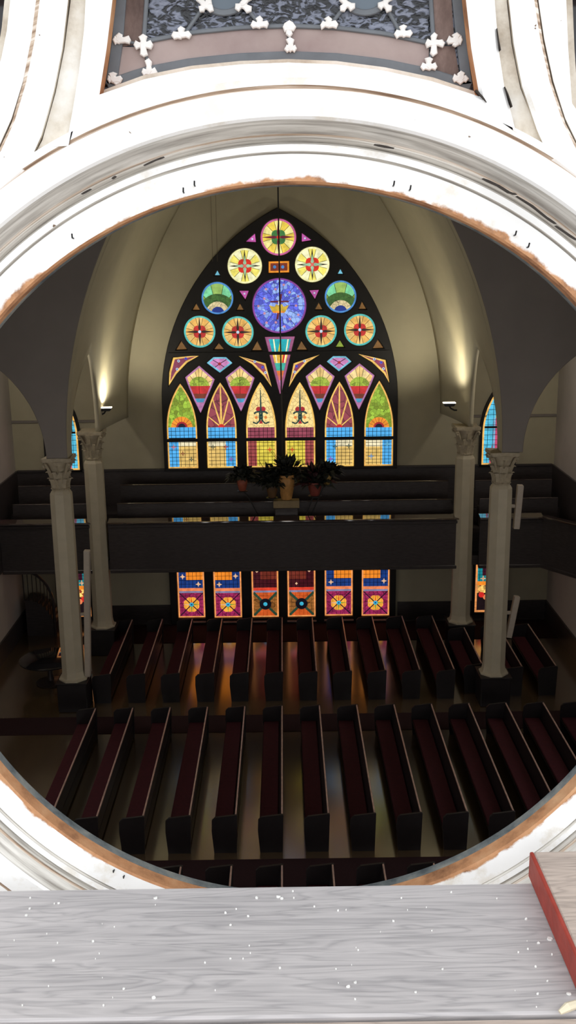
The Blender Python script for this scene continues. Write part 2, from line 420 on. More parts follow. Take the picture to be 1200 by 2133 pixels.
# make sure the thickness grows away from the nave
me = vault.data
if me.polygons[len(me.polygons) // 4].normal.dot(Vector((0, 0, -1))) > 0: sol.offset = -1.0
for sx in (-1, 1):
    mb = MB(); xa, xb = sorted((sx * 5.95, sx * XW)); mb.box(xa, xb, YX + .42, YF, 9.75, 9.9, WALLG); struct(mb.build('ceiling_aisle'))
    mb = MB(); xa, xb = sorted((sx * 5.7, sx * XW)); mb.bbox(xa, xb, YF - .06, YF, 6.92, 7.0, WALLG, .01); struct(mb.build('trim_' + ('1' if sx < 0 else '2')))
    # dark wainscot of the gallery along side and far walls
    mb = MB(); xa, xb = sorted((sx * (XW - .06), sx * XW)); mb.box(xa, xb, 25.7, YF, 2.7, 5.34, DARKWOOD); struct(mb.build('trim_' + ('3' if sx < 0 else '4')), 'dark panelling along the side wall above the balcony')
    mb = MB(); mb.box(xa, xb, 2.0, YF, 0, 0.66, DARKWOOD); struct(mb.build('baseboard_' + ('left' if sx < 0 else 'right')))
mb = MB(); mb.box(-XW + .06, XW - .06, YF - .06, YF, 2.7, 5.33, DARKWOOD); mb.bbox(-XW + .06, XW - .06, YF - .12, YF, 5.31, 5.37, DARKWOOD, .01)
struct(mb.build('trim_5'), 'dark panelling under the great window behind the balcony pews')
mb = MB(); mb.box(-XW + .06, -3.75, YF - .06, YF, 0, 0.66, DARKWOOD); mb.box(3.75, XW - .06, YF - .06, YF, 0, 0.66, DARKWOOD); struct(mb.build('baseboard_far'))

# ================================================================== GREAT WINDOW (window_1)
YG = YF - 0.06                            # glass plane
YFR = YF - 0.16                           # front of the dark tracery
W1 = empty('window_1', (0, YF, 5.3)); struct(W1, 'great pointed stained glass window with roundels and six lancets'); 
def child(o, root):
    o.parent = root; o.matrix_parent_inverse = Matrix.Translation(root.location).inverted(); return o
g = lambda x, y: q2(x, y, YG)
CX = (g(345, 977)[0] + g(825, 973)[0]) / 2
zb = 5.33; zsp = 7.5; R1 = 6.62; hw = (g(825, 973)[0] - g(345, 977)[0]) / 2 + .02
arc = [];
zapex = zsp + math.sqrt(R1 ** 2 - (R1 - hw) ** 2); aa = math.acos((R1 - hw) / R1)
right = [(CX + hw - R1 + R1 * math.cos(aa * k / 24), zsp + R1 * math.sin(aa * k / 24)) for k in range(25)]
frame_outline = [(CX - hw, zb), (CX + hw, zb)] + right + [(2 * CX - x, z) for x, z in right[:-1][::-1]]
holes = []; panes = []
def mirror(pl): return [(2 * CX - x, z) for x, z in pl][::-1]
K = (31.5 / FPX)
def roundel(x, y, r):
    c = g(x, y); return c, r * 31.6 / FPX

Y_ = glass
ORB = Y_((236, 180, 92)); CREAM = Y_((244, 214, 140), 'mosaic', 8, .15); PLUM = Y_((146, 66, 84)); SKYB = Y_((82, 178, 242), var=.15)
GOLD = Y_((228, 190, 108), var=.18); PALE = Y_((240, 228, 188)); TEAL = Y_((24, 172, 182)); MAUVE = Y_((178, 118, 166))
YEL = Y_((240, 216, 76)); RED = Y_((206, 40, 36)); LIME = Y_((152, 186, 60), 'mosaic', 9, .35, (120, 140, 40)); OLIVE = Y_((136, 158, 54)); DKG = Y_((60, 98, 44), 'mosaic', 9)
BROWN = Y_((122, 52, 34)); MINT = Y_((126, 214, 158)); NAVY = Y_((30, 52, 132)); DKT = Y_((26, 62, 60)); CRIM = Y_((166, 36, 44)); ORANGE = Y_((240, 148, 46)); TAN = Y_((120, 84, 40)); PINK = Y_((190, 88, 164)); JEWEL = Y_((196, 214, 232)); DARKSTAR = Y_((46, 30, 22)); WHY = Y_((248, 246, 196)); MAR = Y_((108, 34, 54)); PGRN = Y_((156, 196, 160))
BLUEM = Y_((92, 102, 222), 'mosaic', 8.5, .3, (140, 170, 236)); CRW = Y_((196, 164, 56)); SALM = Y_((218, 108, 96)); LBL = Y_((116, 190, 214)); BDR_T = Y_((86, 190, 184)); BDR_P = Y_((196, 96, 150)); BDR_B = Y_((76, 136, 200)); PURP = Y_((136, 66, 150)); RAY = Y_((244, 196, 100))

def star_roundel(x, y, r, bd, c1, c2, quat, star, dot, tip=None):
    c, R = roundel(x, y, r); o = circ(*c, R, 40); holes.append(circ(*c, R + .01, 40))
    p = Pane(o, YG); p.border(bd, .055, 0)
    for k in range(12):
        a = 2 * pi * (k + .5) / 12; a2 = a + 2 * pi / 12
        p.add([c, (c[0] + R * 1.1 * math.cos(a), c[1] + R * 1.1 * math.sin(a)), (c[0] + R * 1.1 * math.cos(a2), c[1] + R * 1.1 * math.sin(a2))], c1 if k % 2 else c2, 1)
    for k in range(12):
        a = 2 * pi * (k + .5) / 12; p.line(c, (c[0] + R * math.cos(a), c[1] + R * math.sin(a)), .012, LEAD, 2)
    q = R * .4
    for k in range(4):
        a = pi / 4 + k * pi / 2; p.add(circ(c[0] + q * .5 * math.cos(a), c[1] + q * .5 * math.sin(a), q * .62, 16), quat, 3)
    for k in range(4):
        a = k * pi / 2; d = (R * .97 * math.cos(a), R * .97 * math.sin(a))
        p.rhomb(c, *d, R * .085, tip or star, 4)
        if tip: p.rhomb(c, d[0] * .62, d[1] * .62, R * .1, star, 5)
    p.add(circ(*c, R * .1, 12), dot, 6)
    panes.append(('roundel_pane', p))
star_roundel(580, 494, 36, BDR_P, Y_((236, 206, 80)), Y_((246, 234, 150)), Y_((66, 122, 66)), MAR, RED)
for x, y in ((510, 554), (650.5, 551)): star_roundel(x, y, 35, Y_((244, 240, 180)), WHY, Y_((246, 232, 110)) , Y_((214, 52, 36)), PGRN, SALM, DARKSTAR)
for x, y in ((416, 691), (495.5, 692), (669, 690), (749.5, 687)): star_roundel(x, y, 32.5, BDR_T, Y_((232, 178, 92)), Y_((240, 196, 116)), Y_((192, 48, 42)), DARKSTAR, JEWEL)
for x, y in ((453, 621), (709.5, 618)):
    c, R = roundel(x, y, 32.5); o = circ(*c, R, 40); holes.append(circ(*c, R + .01, 40)); p = Pane(o, YG); p.border(BDR_B, .05, 0)
    cc = (c[0], c[1] - R * .95)
    for k in range(7):
        a = pi * k / 7; a2 = pi * (k + 1) / 7
        p.add([cc, (cc[0] + 3 * R * math.cos(a), cc[1] + 3 * R * math.sin(a)), (cc[0] + 3 * R * math.cos(a2), cc[1] + 3 * R * math.sin(a2))], (MINT if k in (2, 4) else OLIVE if k != 3 else Y_((150, 186, 96))), 1)
        p.line(cc, (cc[0] + 3 * R * math.cos(a), cc[1] + 3 * R * math.sin(a)), .014, LEAD, 2)
    p.add(rect(c[0] - R, c[0] + R, c[1] - R, cc[1]), Y_((130, 190, 190)), 1)
    p.add(circ(*cc, R * 1.22, 30), DKG, 3); p.add(circ(*cc, R * .74, 30), Y_((216, 198, 150), 'mosaic', 9, .15), 4); p.add(circ(cc[0], cc[1], R * .42, 20), NAVY, 5)
    panes.append(('roundel_pane', p))
# blue centre roundel with crown and cross
c, R = roundel(582, 637, 55.5); holes.append(circ(*c, R + .01, 56)); p = Pane(circ(*c, R, 56), YG); p.border(PURP, .05, 0); p.add(circ(*c, R, 56), BLUEM, 1)
for k in range(14):
    a = 2 * pi * k / 14; p.line((c[0] + .4 * R * math.cos(a), c[1] + .4 * R * math.sin(a)), (c[0] + R * math.cos(a), c[1] + R * math.sin(a)), .012, LEAD, 2)
    rr = R * (.78 if k % 2 else .62); p.add(circ(c[0] + rr * math.cos(a), c[1] + rr * math.sin(a), .04, 8), Y_((216, 150, 170)), 2)
p.line((c[0] - .07, c[1] - .42), (c[0] + .06, c[1] + .36), .07, MAR, 3); p.line((c[0] - .28, c[1] + .13), (c[0] + .3, c[1] + .13), .05, MAR, 3)
p.add([(c[0] - .22, c[1] - .2), (c[0] + .18, c[1] - .2), (c[0] + .3, c[1] + .02), (c[0] + .13, c[1] - .03), (c[0] + .08, c[1] + .06), (c[0] - .02, c[1] - .0), (c[0] - .1, c[1] + .06), (c[0] - .15, c[1] - .03), (c[0] - .32, c[1] + .02)], CRW, 4)
p.add(rect(c[0] - .2, c[0] + .16, c[1] - .22, c[1] - .16), ORANGE, 5); p.line((c[0] - .01, c[1] + .02), (c[0] - .01, c[1] + .14), .05, Y_((250, 240, 220)), 5)
panes.append(('roundel_pane', p))

def hull_pane(pts, name='tracery_pane', grow=.012):
    pl = [g(*q) for q in pts]
    a = sum(pl[k][0] * pl[(k + 1) % len(pl)][1] - pl[(k + 1) % len(pl)][0] * pl[k][1] for k in range(len(pl)))
    if a < 0: pl.reverse()
    holes.append(offs(pl, -grow)); p = Pane(pl, YG); panes.append((name, p)); return p, pl
# bow tie
p, pl = hull_pane([(560, 545), (602, 544), (602, 567), (560, 568)]); p.border(ORANGE, .05); p.add(p.o, BROWN, 1)
for x in (572, 589): cc = g(x, 556); p.add(circ(*cc, .05, 12), BDR_B, 2)
# small tracery triangles
for pts, m in (([(531, 487), (533, 504), (513, 503)], PINK), ([(629, 486), (648, 500), (629, 503)], PINK), ([(453, 564), (458, 573), (448, 573)], LBL), ([(709, 561), (714, 570), (704, 570)], LBL),
               ([(499, 606), (518, 606), (511, 623)], PINK), ([(645, 605), (664, 604), (656, 622)], PINK), ([(409, 633), (416, 645), (402, 645)], TAN), ([(500, 633), (507, 645), (494, 645)], TAN), ([(664, 631), (671, 644), (657, 644)], TAN), ([(754, 629), (762, 643), (748, 643)], TAN),
               ([(378, 711), (389, 727), (368, 728)], TAN), ([(456, 715), (466, 727), (447, 727)], TAN), ([(536, 711), (545, 729), (526, 729)], TAN), ([(628, 711), (639, 728), (619, 728)], TAN), ([(708, 709), (716, 722), (700, 722)], OLIVE), ([(787, 708), (798, 724), (777, 725)], TAN)):
    p, pl = hull_pane(pts); p.add(p.o, m, 0)
    cx_ = sum(v[0] for v in pl) / 3; cz_ = sum(v[1] for v in pl) / 3
    if m is PINK: p.add(circ(cx_, cz_, .03, 8), JEWEL, 1)
# spear above the central mullion
p, pl = hull_pane([(552, 702), (614, 701), (585.5, 820), (583, 820)]); p.border(Y_((152, 84, 124)), .05); p.o = [g(584.5, 806), g(606, 706.5), g(560, 706.5)]
zz = [g(584, y)[1] for y in (702, 734, 756, 772, 782, 792, 804)]
p.add(rect(-3, 3, zz[1], zz[0]), TEAL, 1); p.add(rect(-3, 3, zz[2], zz[1]), Y_((240, 190, 66)), 1); p.add(rect(-3, 3, zz[3], zz[2]), Y_((60, 180, 160)), 1); p.add(rect(-3, 3, zz[4], zz[3]), Y_((224, 116, 50)), 1); p.add(rect(-3, 3, zz[5], zz[4]), SALM, 1); p.add(rect(-3, 3, zz[5] - 1, zz[5]), MAUVE, 1)
f0 = g(583, 735); f1 = g(583, 712); p.add([(f0[0] - .07, f0[1]), (f0[0] + .07, f0[1]), f1], Y_((210, 200, 70)), 2); p.line((f0[0] + .16, f0[1]), (f0[0] + .1, zz[2]), .08, RED, 2); p.line((f0[0] - .2, zz[0]), (f0[0] - .1, zz[2]), .04, WHY, 2); p.line((f0[0] + .28, zz[0]), (f0[0] + .14, zz[2]), .04, WHY, 2)
# corner spandrels (three jewels each)
for pts, js in (([(352, 803), (353, 775), (361, 745), (416, 740), (390, 755), (368, 778)], ((372, 752), (387, 747), (369, 769))), ([(496, 741), (553, 757), (566, 806), (550, 783), (525, 758)], ((531, 753), (547, 765), (553, 776))),
                ([(602, 806), (612, 757), (667, 738), (640, 755), (617, 780)], ((634, 752), (618, 763), (614, 775))), ([(746, 737), (803, 750), (811, 797), (800, 778), (775, 754)], ((780, 748), (794, 755), (799, 768)))):
    pl = [g(*q) for q in pts]; a = sum(pl[k][0] * pl[(k + 1) % len(pl)][1] - pl[(k + 1) % len(pl)][0] * pl[k][1] for k in range(len(pl)))
    if a < 0: pl.reverse()
    holes.append(offs(pl, -.012)); big = rect(CX - 5, CX + 5, 0, 20); p = Pane(big, YG); p.add(pl, RAY, 0); p.add(offs(pl, .06), Y_((136, 58, 86)), 1)
    for j, m in zip(js, (JEWEL, Y_((80, 80, 200)), JEWEL)): p.add(circ(*g(*j), .045, 10), m, 2); p.add(circ(*g(*j), .02, 8), NAVY, 3)
    panes.append(('tracery_pane', p))
for pts in ([(431, 756), (445, 744), (471, 744), (484, 756), (458, 776)], [(681, 753), (694, 742), (720, 742), (732, 753), (706, 773)]):
    p, pl = hull_pane(pts); p.border(LBL, .05); p.add(p.o, Y_((206, 132, 188)), 1)
    cc = g((pts[0][0] + pts[3][0]) / 2, pts[0][1] + 2)
    for dx, dz in ((.2, .12), (-.2, .12), (.2, -.14), (-.2, -.14)): p.line(cc, (cc[0] + dx * 1.6, cc[1] + dz * 1.6), .02, LEAD, 2)
    p.add(circ(*cc, .05, 10), CRIM, 3)
# kites
for pts in ([(415, 762), (386, 786), (394, 808), (405, 834), (418, 860), (429, 834), (440, 808), (447, 790)], [(500, 762), (470, 786), (478, 808), (490, 832), (502, 857), (514, 830), (523, 808), (530, 787)],
            [(667, 759), (637, 784), (645, 808), (655, 830), (666, 855), (677, 830), (688, 806), (697, 784)], [(749, 757), (718, 783), (727, 806), (737, 830), (748, 854), (760, 828), (771, 806), (780, 782)]):
    p, pl = hull_pane(pts); p.border(MAUVE, .05)
    tx = pts[0][0]; zz = [g(tx, y)[1] for y in (804, 820, 830, 838)]; cc = g(tx, 806)
    for k in range(7):
        a = pi * k / 7; a2 = pi * (k + 1) / 7
        p.add([cc, (cc[0] + 2 * math.cos(a), cc[1] + 2 * math.sin(a)), (cc[0] + 2 * math.cos(a2), cc[1] + 2 * math.sin(a2))], Y_((238, 200, 124)) if k % 2 else Y_((244, 216, 150)), 1); p.line(cc, (cc[0] + 2 * math.cos(a), cc[1] + 2 * math.sin(a)), .012, LEAD, 2)
    p.add(circ(*cc, .33, 20), Y_((150, 172, 58), 'mosaic', 9, .3), 3); p.add(rect(cc[0] - 2, cc[0] + 2, zz[1], zz[0]), Y_((196, 44, 46)), 4); p.add(rect(cc[0] - 2, cc[0] + 2, zz[2], zz[1]), BROWN, 4); p.add(rect(cc[0] - 2, cc[0] + 2, zz[3], zz[2]), Y_((70, 150, 190)), 4); p.add(rect(cc[0] - 2, cc[0] + 2, zz[3] - 1, zz[3]), MAUVE, 4)
    p.line((cc[0], zz[1]), (cc[0], cc[1] + 1), .012, LEAD, 5)
# lancets
lx = [(349.5, 411.5), (431.5, 493.5), (514, 575.5), (595, 656.5), (677, 737), (759, 818.5)]
ltop = [799, 797, 796, 796, 795, 793]
for i, ((xa, xb), yt) in enumerate(zip(lx, ltop)):
    A = g(xa, 930); B = g(xb, 930); xl, xr = A[0], B[0]; zt = g((xa + xb) / 2, yt)[1]; zs = g((xa + xb) / 2, 893)[1]
    o = parch(xl, xr, 5.38, zs, zt, 12); holes.append(offs(o, -.012)); p = Pane(o, YG); p.border([ORB, RAY, RAY, RAY, RAY, ORB][i], .045)
    xm = (xl + xr) / 2; w = xr - xl; zbar = g((xa + xb) / 2, 914)[1]; zh = g((xa + xb) / 2, 890)[1]; z0 = 5.3
    big = (xl - 1, xr + 1)
    if i in (0, 5):
        p.add(rect(*big, zh, zt + 1), LIME, 1); p.add(circ(xm, zh, w * .36, 24), ORANGE, 2); p.add(circ(xm, zh, w * .19, 20), CRIM, 3); p.add(circ(xm, zh, w * .13, 16), Y_((26, 20, 40)), 4)
        for k in range(1, 8): a = pi * k / 8; p.line((xm + w * .19 * math.cos(a), zh + w * .19 * math.sin(a)), (xm + w * .36 * math.cos(a), zh + w * .36 * math.sin(a)), .012, BROWN, 3)
    elif i in (1, 4):
        p.add(rect(*big, zh, zt + 1), Y_((142, 64, 76), 'mosaic', 4, .2), 1)
        for dx, dz, ww in ((0, 1.9, .06), (.28, 1.0, .05), (-.28, 1.0, .05), (.42, .36, .05), (-.42, .36, .05)):
            p.add([(xm - ww * .6, zh), (xm + ww * .6, zh), (xm + dx + ww * .35, zh + dz * .6 if not dx else zh + dz), (xm + dx, zh + dz * (1 if dx else .98)), (xm + dx - ww * .35, zh + dz * .6 if not dx else zh + dz)], RAY, 2)
        p.add(circ(xm, zh, w * .11, 16), RED, 3)
    else:
        p.add(rect(*big, zh, zt + 1), CREAM, 1); u = w / .95
        q = lambda dx, dz: (xm + dx * u, zh + dz * u)
        p.add([q(-.03, .62), q(.03, .62), q(.012, 1.2), q(-.012, 1.2)], DKT, 2); p.add(circ(*q(-.07, .58), .085 * u, 14), CRIM, 3); p.add(circ(*q(.07, .58), .085 * u, 14), CRIM, 3); p.add([q(-.03, .5), q(.03, .5), q(.02, .8), q(-.02, .8)], DKT, 4)
        for sg in (-1, 1):
            p.poly_line([q(sg * .02, .5), q(sg * .14, .5), q(sg * .22, .44)], .055 * u, DKT, 4)
            p.poly_line([q(sg * (.0 + .17 * (1 - math.cos(t))), .34 + .16 * math.sin(t)) for t in [x * .25 - .9 for x in range(8)]], .04 * u, DKT, 4)
            p.poly_line([q(sg * .02, .5), q(sg * .05, .34), q(sg * .03, .22), q(sg * .14, .12), q(sg * .26, .17)], .045 * u, DKT, 4)
            p.add(circ(*q(sg * .15, .32), .05 * u, 10), Y_((226, 132, 60)), 5)
        p.add([q(-.07, .12), q(.07, .12), q(0, .24)], CRIM, 5)
    p.add(rect(*big, z0, zh), SKYB if i in (0, 1, 4, 5) else PLUM, 5)
    if i in (0, 1, 4, 5):
        left_stripe = i in (0, 4)
        p.add(rect(*big, z0, zbar), SKYB, 6)
        p.add(rect(xl + w * .37, xr + 1, z0, zbar) if left_stripe else rect(xl - 1, xl + w * .63, z0, zbar), GOLD, 7)
        zz = g(xa, 930)[1]; p.add(rect(xl + w * .37, xr + 1, zz, zbar) if left_stripe else rect(xl - 1, xl + w * .63, zz, zbar), PALE, 8)
    else:
        p.add(rect(*big, z0, zbar), Y_((164, 76, 76)), 6); p.add(rect(xl + w * .34, xr + 1, z0, zbar) if i == 2 else rect(xl - 1, xl + w * .66, z0, zbar), Y_((226, 206, 78)), 7)
    nz = 8
    p.grid(xl, xr, 5.38, zbar, 7, nz, .014, LEAD, 9); p.grid(xl, xr, zbar, zh, 7, 3, .014, LEAD, 9)
    for (fx, fz, m) in {0: ((.2, .72, SALM), (.78, .3, DKT), (.5, .5, BROWN)), 1: ((.2, .72, DKT), (.63, .72, CRIM), (.8, .3, PURP)), 2: ((.78, .62, RED),), 3: ((.22, .62, RED),), 4: ((.35, .72, DKT), (.82, .74, DKT), (.2, .28, PURP)), 5: ((.8, .8, LBL), (.24, .36, BDR_B))}[i]:
        cc = (xl + w * fx, 5.38 + (zbar - 5.38) * fz)
        for a in range(4): p.rhomb(cc, .11 * math.cos(a * pi / 2), .11 * math.sin(a * pi / 2), .018, m, 10)
    p.line((xl - .1, zbar), (xr + .1, zbar), .07, LEAD, 11)
    panes.append(('lancet_pane', p))
# dark tracery with every light cut out of it
mb = MB(); mb.plate(frame_outline, holes, YFR, YF - .001, FRAMEB, c=.02)
zb2 = g(584, 735)[1]; mb.box(CX - hw * .925, CX + hw * .925, YFR - .03, YFR + .02, zb2 - .05, zb2 + .05, FRAMEB)
zb3 = g(584, 914)[1]; mb.box(CX - hw, CX + hw, YFR + .01, YFR + .05, zb3 - .05, zb3 + .05, FRAMEB)
mb.bbox(CX - hw, CX + hw, YFR - .04, YF, 5.3, 5.38, FRAMEB, .01)
child(mb.build('window_frame'), W1)
for nm, p in panes: child(p.build(nm, None), W1)

# ================================================================== LOWER WINDOW ROW (window_2)
W2 = empty('window_2', (0, YF, 0)); struct(W2, 'row of six dark stained glass panels under the balcony')
g2 = lambda x, y: q2(x, y, YG)
px_ = [(369.5, 426), (445, 503), (524, 580), (598.5, 657), (676, 734.5), (753, 811)]; pbot = [1285, 1285, 1284, 1283, 1281, 1281]
bx0 = g2(355, 1240)[0]; bx1 = g2(824, 1230)[0]
holes2 = []; p2 = []
OB = Y_((232, 150, 86)); BL2 = Y_((26, 56, 122)); OR2 = Y_((242, 138, 40), var=.12); PL2 = Y_((150, 38, 84), 'mosaic', 5, .2); PET = Y_((244, 168, 62)); SAL2 = Y_((236, 132, 84)); LAV = Y_((128, 128, 160)); DKP = Y_((44, 18, 40))
MR2 = Y_((66, 16, 26)); BR2 = Y_((112, 44, 32)); OL2 = Y_((140, 88, 40), 'mosaic', 6, .3); OT2 = Y_((206, 88, 36)); GR2 = Y_((38, 66, 50)); BLK = Y_((16, 14, 24)); CYA = Y_((60, 176, 206)); RD2 = Y_((222, 64, 44)); FLC = Y_((224, 178, 140))
for i, ((xa, xb), yb) in enumerate(zip(px_, pbot)):
    xl = g2(xa + .7, 1230)[0]; xr = g2(xb, 1230)[0]; xm_ = (xa + xb) / 2; zf = lambda y: g2(xm_, y + (yb - 1284))[1]
    z0 = zf(1285); z1 = 3.1; o = rect(xl, xr, z0, z1); holes2.append(offs(o, -.012)); p = Pane(o, YG); p.border(OB, .05)
    xm = (xl + xr) / 2; w = xr - xl; dark = i in (2, 3); zs = [zf(1234), zf(1230), zf(1224), zf(1207)]
    big = (xl - 1, xr + 1); rt = i in (0, 2, 4)
    p.add(rect(*big, zs[2], z1), MR2 if dark else BL2, 1)
    p.add(rect(xl + w * .33, xr + 1, zs[3], z1) if rt else rect(xl - 1, xl + w * .67, zs[3], z1), BR2 if dark else OR2, 2)
    p.add(rect(*big, zs[1], zs[2]), RD2 if dark else SAL2, 3); p.add(rect(*big, zs[0], zs[1]), LAV, 3); p.add(rect(*big, z0, zs[0]), OL2 if dark else PL2, 3)
    cz = (z0 + .05 + zs[0]) / 2; hx = w / 2 - .05; hz = (zs[0] - z0 - .05) / 2
    if dark:
        p.add([(xm, cz), (xm - hx, cz + hz), (xm + hx, cz + hz)], OT2, 4); p.add([(xm, cz), (xm - hx, cz - hz), (xm + hx, cz - hz)], OT2, 4)
        for sx in (-1, 1):
            for sz in (-1, 1): p.line((xm, cz), (xm + sx * hx, cz + sz * hz), .085, GR2, 5)
        p.add(circ(xm, cz, .2, 20), BLK, 6); p.add(circ(xm, cz, .07, 12), CYA, 7)
    else:
        for k in range(8): a = pi * (k + .5) / 4; p.add(circ(xm + .16 * math.cos(a), cz + .16 * math.sin(a), .115, 14), PET, 4)
        for k in range(4): p.rhomb((xm, cz), .3 * math.cos(k * pi / 2), .3 * math.sin(k * pi / 2), .028, [OLIVE, OT2, FLC, OLIVE][k], 5)
        for sx in (-1, 1):
            for sz in (-1, 1): p.line((xm, cz), (xm + sx * hx, cz + sz * hz), .035, DKP, 6)
        p.add(circ(xm, cz, .075, 12), CYA, 7); p.add(circ(xm, cz, .03, 8), NAVY, 8)
    p.grid(xl, xr, zs[2], z1, 7, 13, .012, LEAD, 4); p.grid(xl, xr, z0, zs[0], 7, 7, .008, LEAD, 4)
    for fx, fy in ({0: ((.2, 1200), (.78, 1216)), 1: ((.8, 1199), (.2, 1216)), 2: ((.2, 1190),), 3: ((.78, 1190), (.32, 1216)), 4: ((.22, 1215),), 5: ((.8, 1213),)}[i]):
        cc = (xl + w * fx, zf(fy)); s_ = .05 if dark else .1
        for a in range(4): p.rhomb(cc, s_ * math.cos(a * pi / 2), s_ * math.sin(a * pi / 2), .03, FLC, 6)
    p2.append((p, xl, xr, z0))
mb = MB(); mb.plate(rect(bx0, bx1, 0.0, 3.2), holes2, YFR, YF - .001, FRAMEB, c=.015); child(mb.build('window_frame'), W2)
for p, xl, xr, z0 in p2:
    child(p.build('glass_pane', None), W2)
    mb = MB(); zsil = z0 - .14; mb.bbox(xl - .03, xr + .03, YFR - .08, YFR + .02, zsil, zsil + .05, PEWCAP, .01); child(mb.build('window_sill'), W2)

# side windows of the far wall
def side_window(num, px_edge, sgn, upper):
    Wn = empty('window_%d' % num, (sgn * 7.1, YF, 5.3 if upper else .2)); struct(Wn, ('slim upper' if upper else 'slim lower') + ' stained glass window half hidden behind a front column')
    xe = g(*px_edge)[0]; xo = xe + sgn * (1.02 if upper else 1.04 if sgn < 0 else .98); xa, xb = sorted((xe, xo))
    if upper: o = parch(xa, xb, 5.36, 6.45, 7.9, 10)
    else: o = rect(xa, xb, g(*px_edge)[1], 3.1)
    f = offs(o, -.09); mb = MB(); mb.plate(f, [offs(o, -.008)], YFR + .04, YF - .001, FRAMEB); child(mb.build('window_frame'), Wn)
    p = Pane(o, YG); p.border(ORB if upper else OB, .06 if upper else .07)
    w = 1.15; e = lambda a, b: tuple(sorted((xe + sgn * w * a, xe + sgn * w * b)))
    if upper:
        p.add(rect(*e(0, .36), 5, 8), Y_((84, 190, 224)), 1); p.add(rect(*e(.3, 1), 5, 6.9), Y_((196, 74, 110)), 1); p.add(rect(*e(.36, 1), 6.9, 8), GOLD, 1)
        p.add([(xe + sgn * w * .3, 5.3), (xe + sgn * w * .22, 5.3), (xe + sgn * w * .22, 5.6), (xe + sgn * w * .3, 6.1)], Y_((196, 74, 110)), 2)
        p.grid(xa, xb, 5.36, 7.5, 6, 13, .014, LEAD, 3); p.line((xa - .1, 6.6), (xb + .1, 6.6), .07, LEAD, 4)
    else:
        zt = p.o[0][1]; zb_ = min(v[1] for v in p.o); T = lambda y: g(px_edge[0], y)[1]
        yb = px_edge[1]
        p.add(rect(xa, xb, zb_, T(yb - 40)), Y_((26, 16, 20)), 1); p.add(rect(xa, xb, T(yb - 56), T(yb - 40)), Y_((244, 190, 100), 'mosaic', 9, .5, (150, 60, 40)), 1); p.add(rect(xa, xb, T(yb - 64), T(yb - 56)), OR2, 1); p.add(rect(xa, xb, T(yb - 120), T(yb - 64)), Y_((24, 130, 138)), 1)
        p.add(rect(*e(.2, 1), T(yb - 120), T(yb - 76)), Y_((64, 20, 40)), 2)
        for k in range(3): p.add(circ(xe + sgn * (.22 + .15 * k), T(yb - 36) - .08 * k, .1, 10), (RED, SAL2, CRIM)[k], 3)
        cc = (xe + sgn * .26, T(yb - 70))
        for a in range(4): p.rhomb(cc, .11 * math.cos(a * pi / 2), .11 * math.sin(a * pi / 2), .03, FLC, 4)
        p.grid(xa, xb, T(yb - 120), T(yb - 64), 7, 8, .012, LEAD, 4)
    child(p.build('glass_pane', None), Wn)
side_window(3, (166.5, 977), -1, True); side_window(4, (1002.5, 970), 1, True)
side_window(5, (191, 1284), -1, False); side_window(6, (988, 1275), 1, False)

# tall unseen windows added to the nave side walls, glowing to brighten the room
num = 7
for sx in (-1, 1):
    for y in (9.0, 14.5, 20.0):
        Wn = empty('window_%d' % num, (sx * XW, y, 3.6)); struct(Wn); num += 1
        o = parch(y - .95, y + .95, 3.6, 7.6, 9.6, 10); mb = MB(); mb.plate(offs(o, -.15), [o], .0, .12, FRAMEB)
        gl = MB(); gl.plate(o, [], .05, .06, glass((226, 214, 196), 'mosaic', 5, .35, (170, 182, 205), 4.3))
        for mm, nm in ((mb, 'window_frame'), (gl, 'glass_pane')):
            mm.v = [(sx * (XW - .005) - sx * v[1], v[0], v[2]) for v in mm.v]; child(mm.build(nm), Wn)

for x in (-4.6, 0.0, 4.6):  # unseen near wall windows, added as glowing fill for the interior
    Wn = empty('window_%d' % (num if num < 13 else num + 1), (x, 1.75, 2.6)); struct(Wn); num += 1
    o = parch(x - 1.1, x + 1.1, 2.6, 7.4, 9.4, 10); mb = MB(); mb.plate(offs(o, -.15), [o], 1.87, 1.755, FRAMEB)
    gl = MB(); gl.plate(o, [], 1.80, 1.79, glass((226, 214, 196), 'mosaic', 5, .35, (170, 182, 205), 4.3)); child(mb.build('window_frame'), Wn); child(gl.build('glass_pane'), Wn)

# ================================================================== BALCONY
YB = 29.42
ZRAIL = 4.27; ZFB = 2.66
BAL = empty('balcony', (0, YB, ZFB)); struct(BAL, 'dark wooden balcony front running between the columns below the great window')
mb = MB(); mb.box(-XW + .07, XW - .07, YB + .1, YF - .07, ZFB + .05, ZFB + .35, DARKWOOD)
mb.box(-XW + .07, XW - .07, 30.0, YF - .07, ZFB + .35, 3.75, DARKWOOD); mb.box(-XW + .07, XW - .07, 30.75, YF - .07, 3.75, 4.16, DARKWOOD); child(mb.build('balcony_floor'), BAL)
mb = MB(); segs = [(-XW + .07, -5.93), (-5.42, 5.42), (5.93, 7.85)]
for a, b in segs:
    mb.box(a, b, YB, YB + .1, ZFB, ZRAIL - .04, DARKWOOD); mb.bbox(a, b, YB - .04, YB + .1, ZFB - .03, ZFB + .08, DARKWOOD, .015); mb.bbox(a, b, YB - .03, YB + .1, ZRAIL - .2, ZRAIL - .1, DARKWOOD, .015)
L_ = math.hypot(.9, 1.3); mt = Matrix.Translation((7.85, YB, 0)) @ Matrix.Rotation(-math.atan2(1.3, .9), 4, 'Z')
mb.box(0, L_, 0, .1, ZFB, ZRAIL - .04, DARKWOOD, mt); mb.bbox(0, L_, -.04, .1, ZFB - .03, ZFB + .08, DARKWOOD, .015, mt)
child(mb.build('balcony_front'), BAL)
mb = MB()
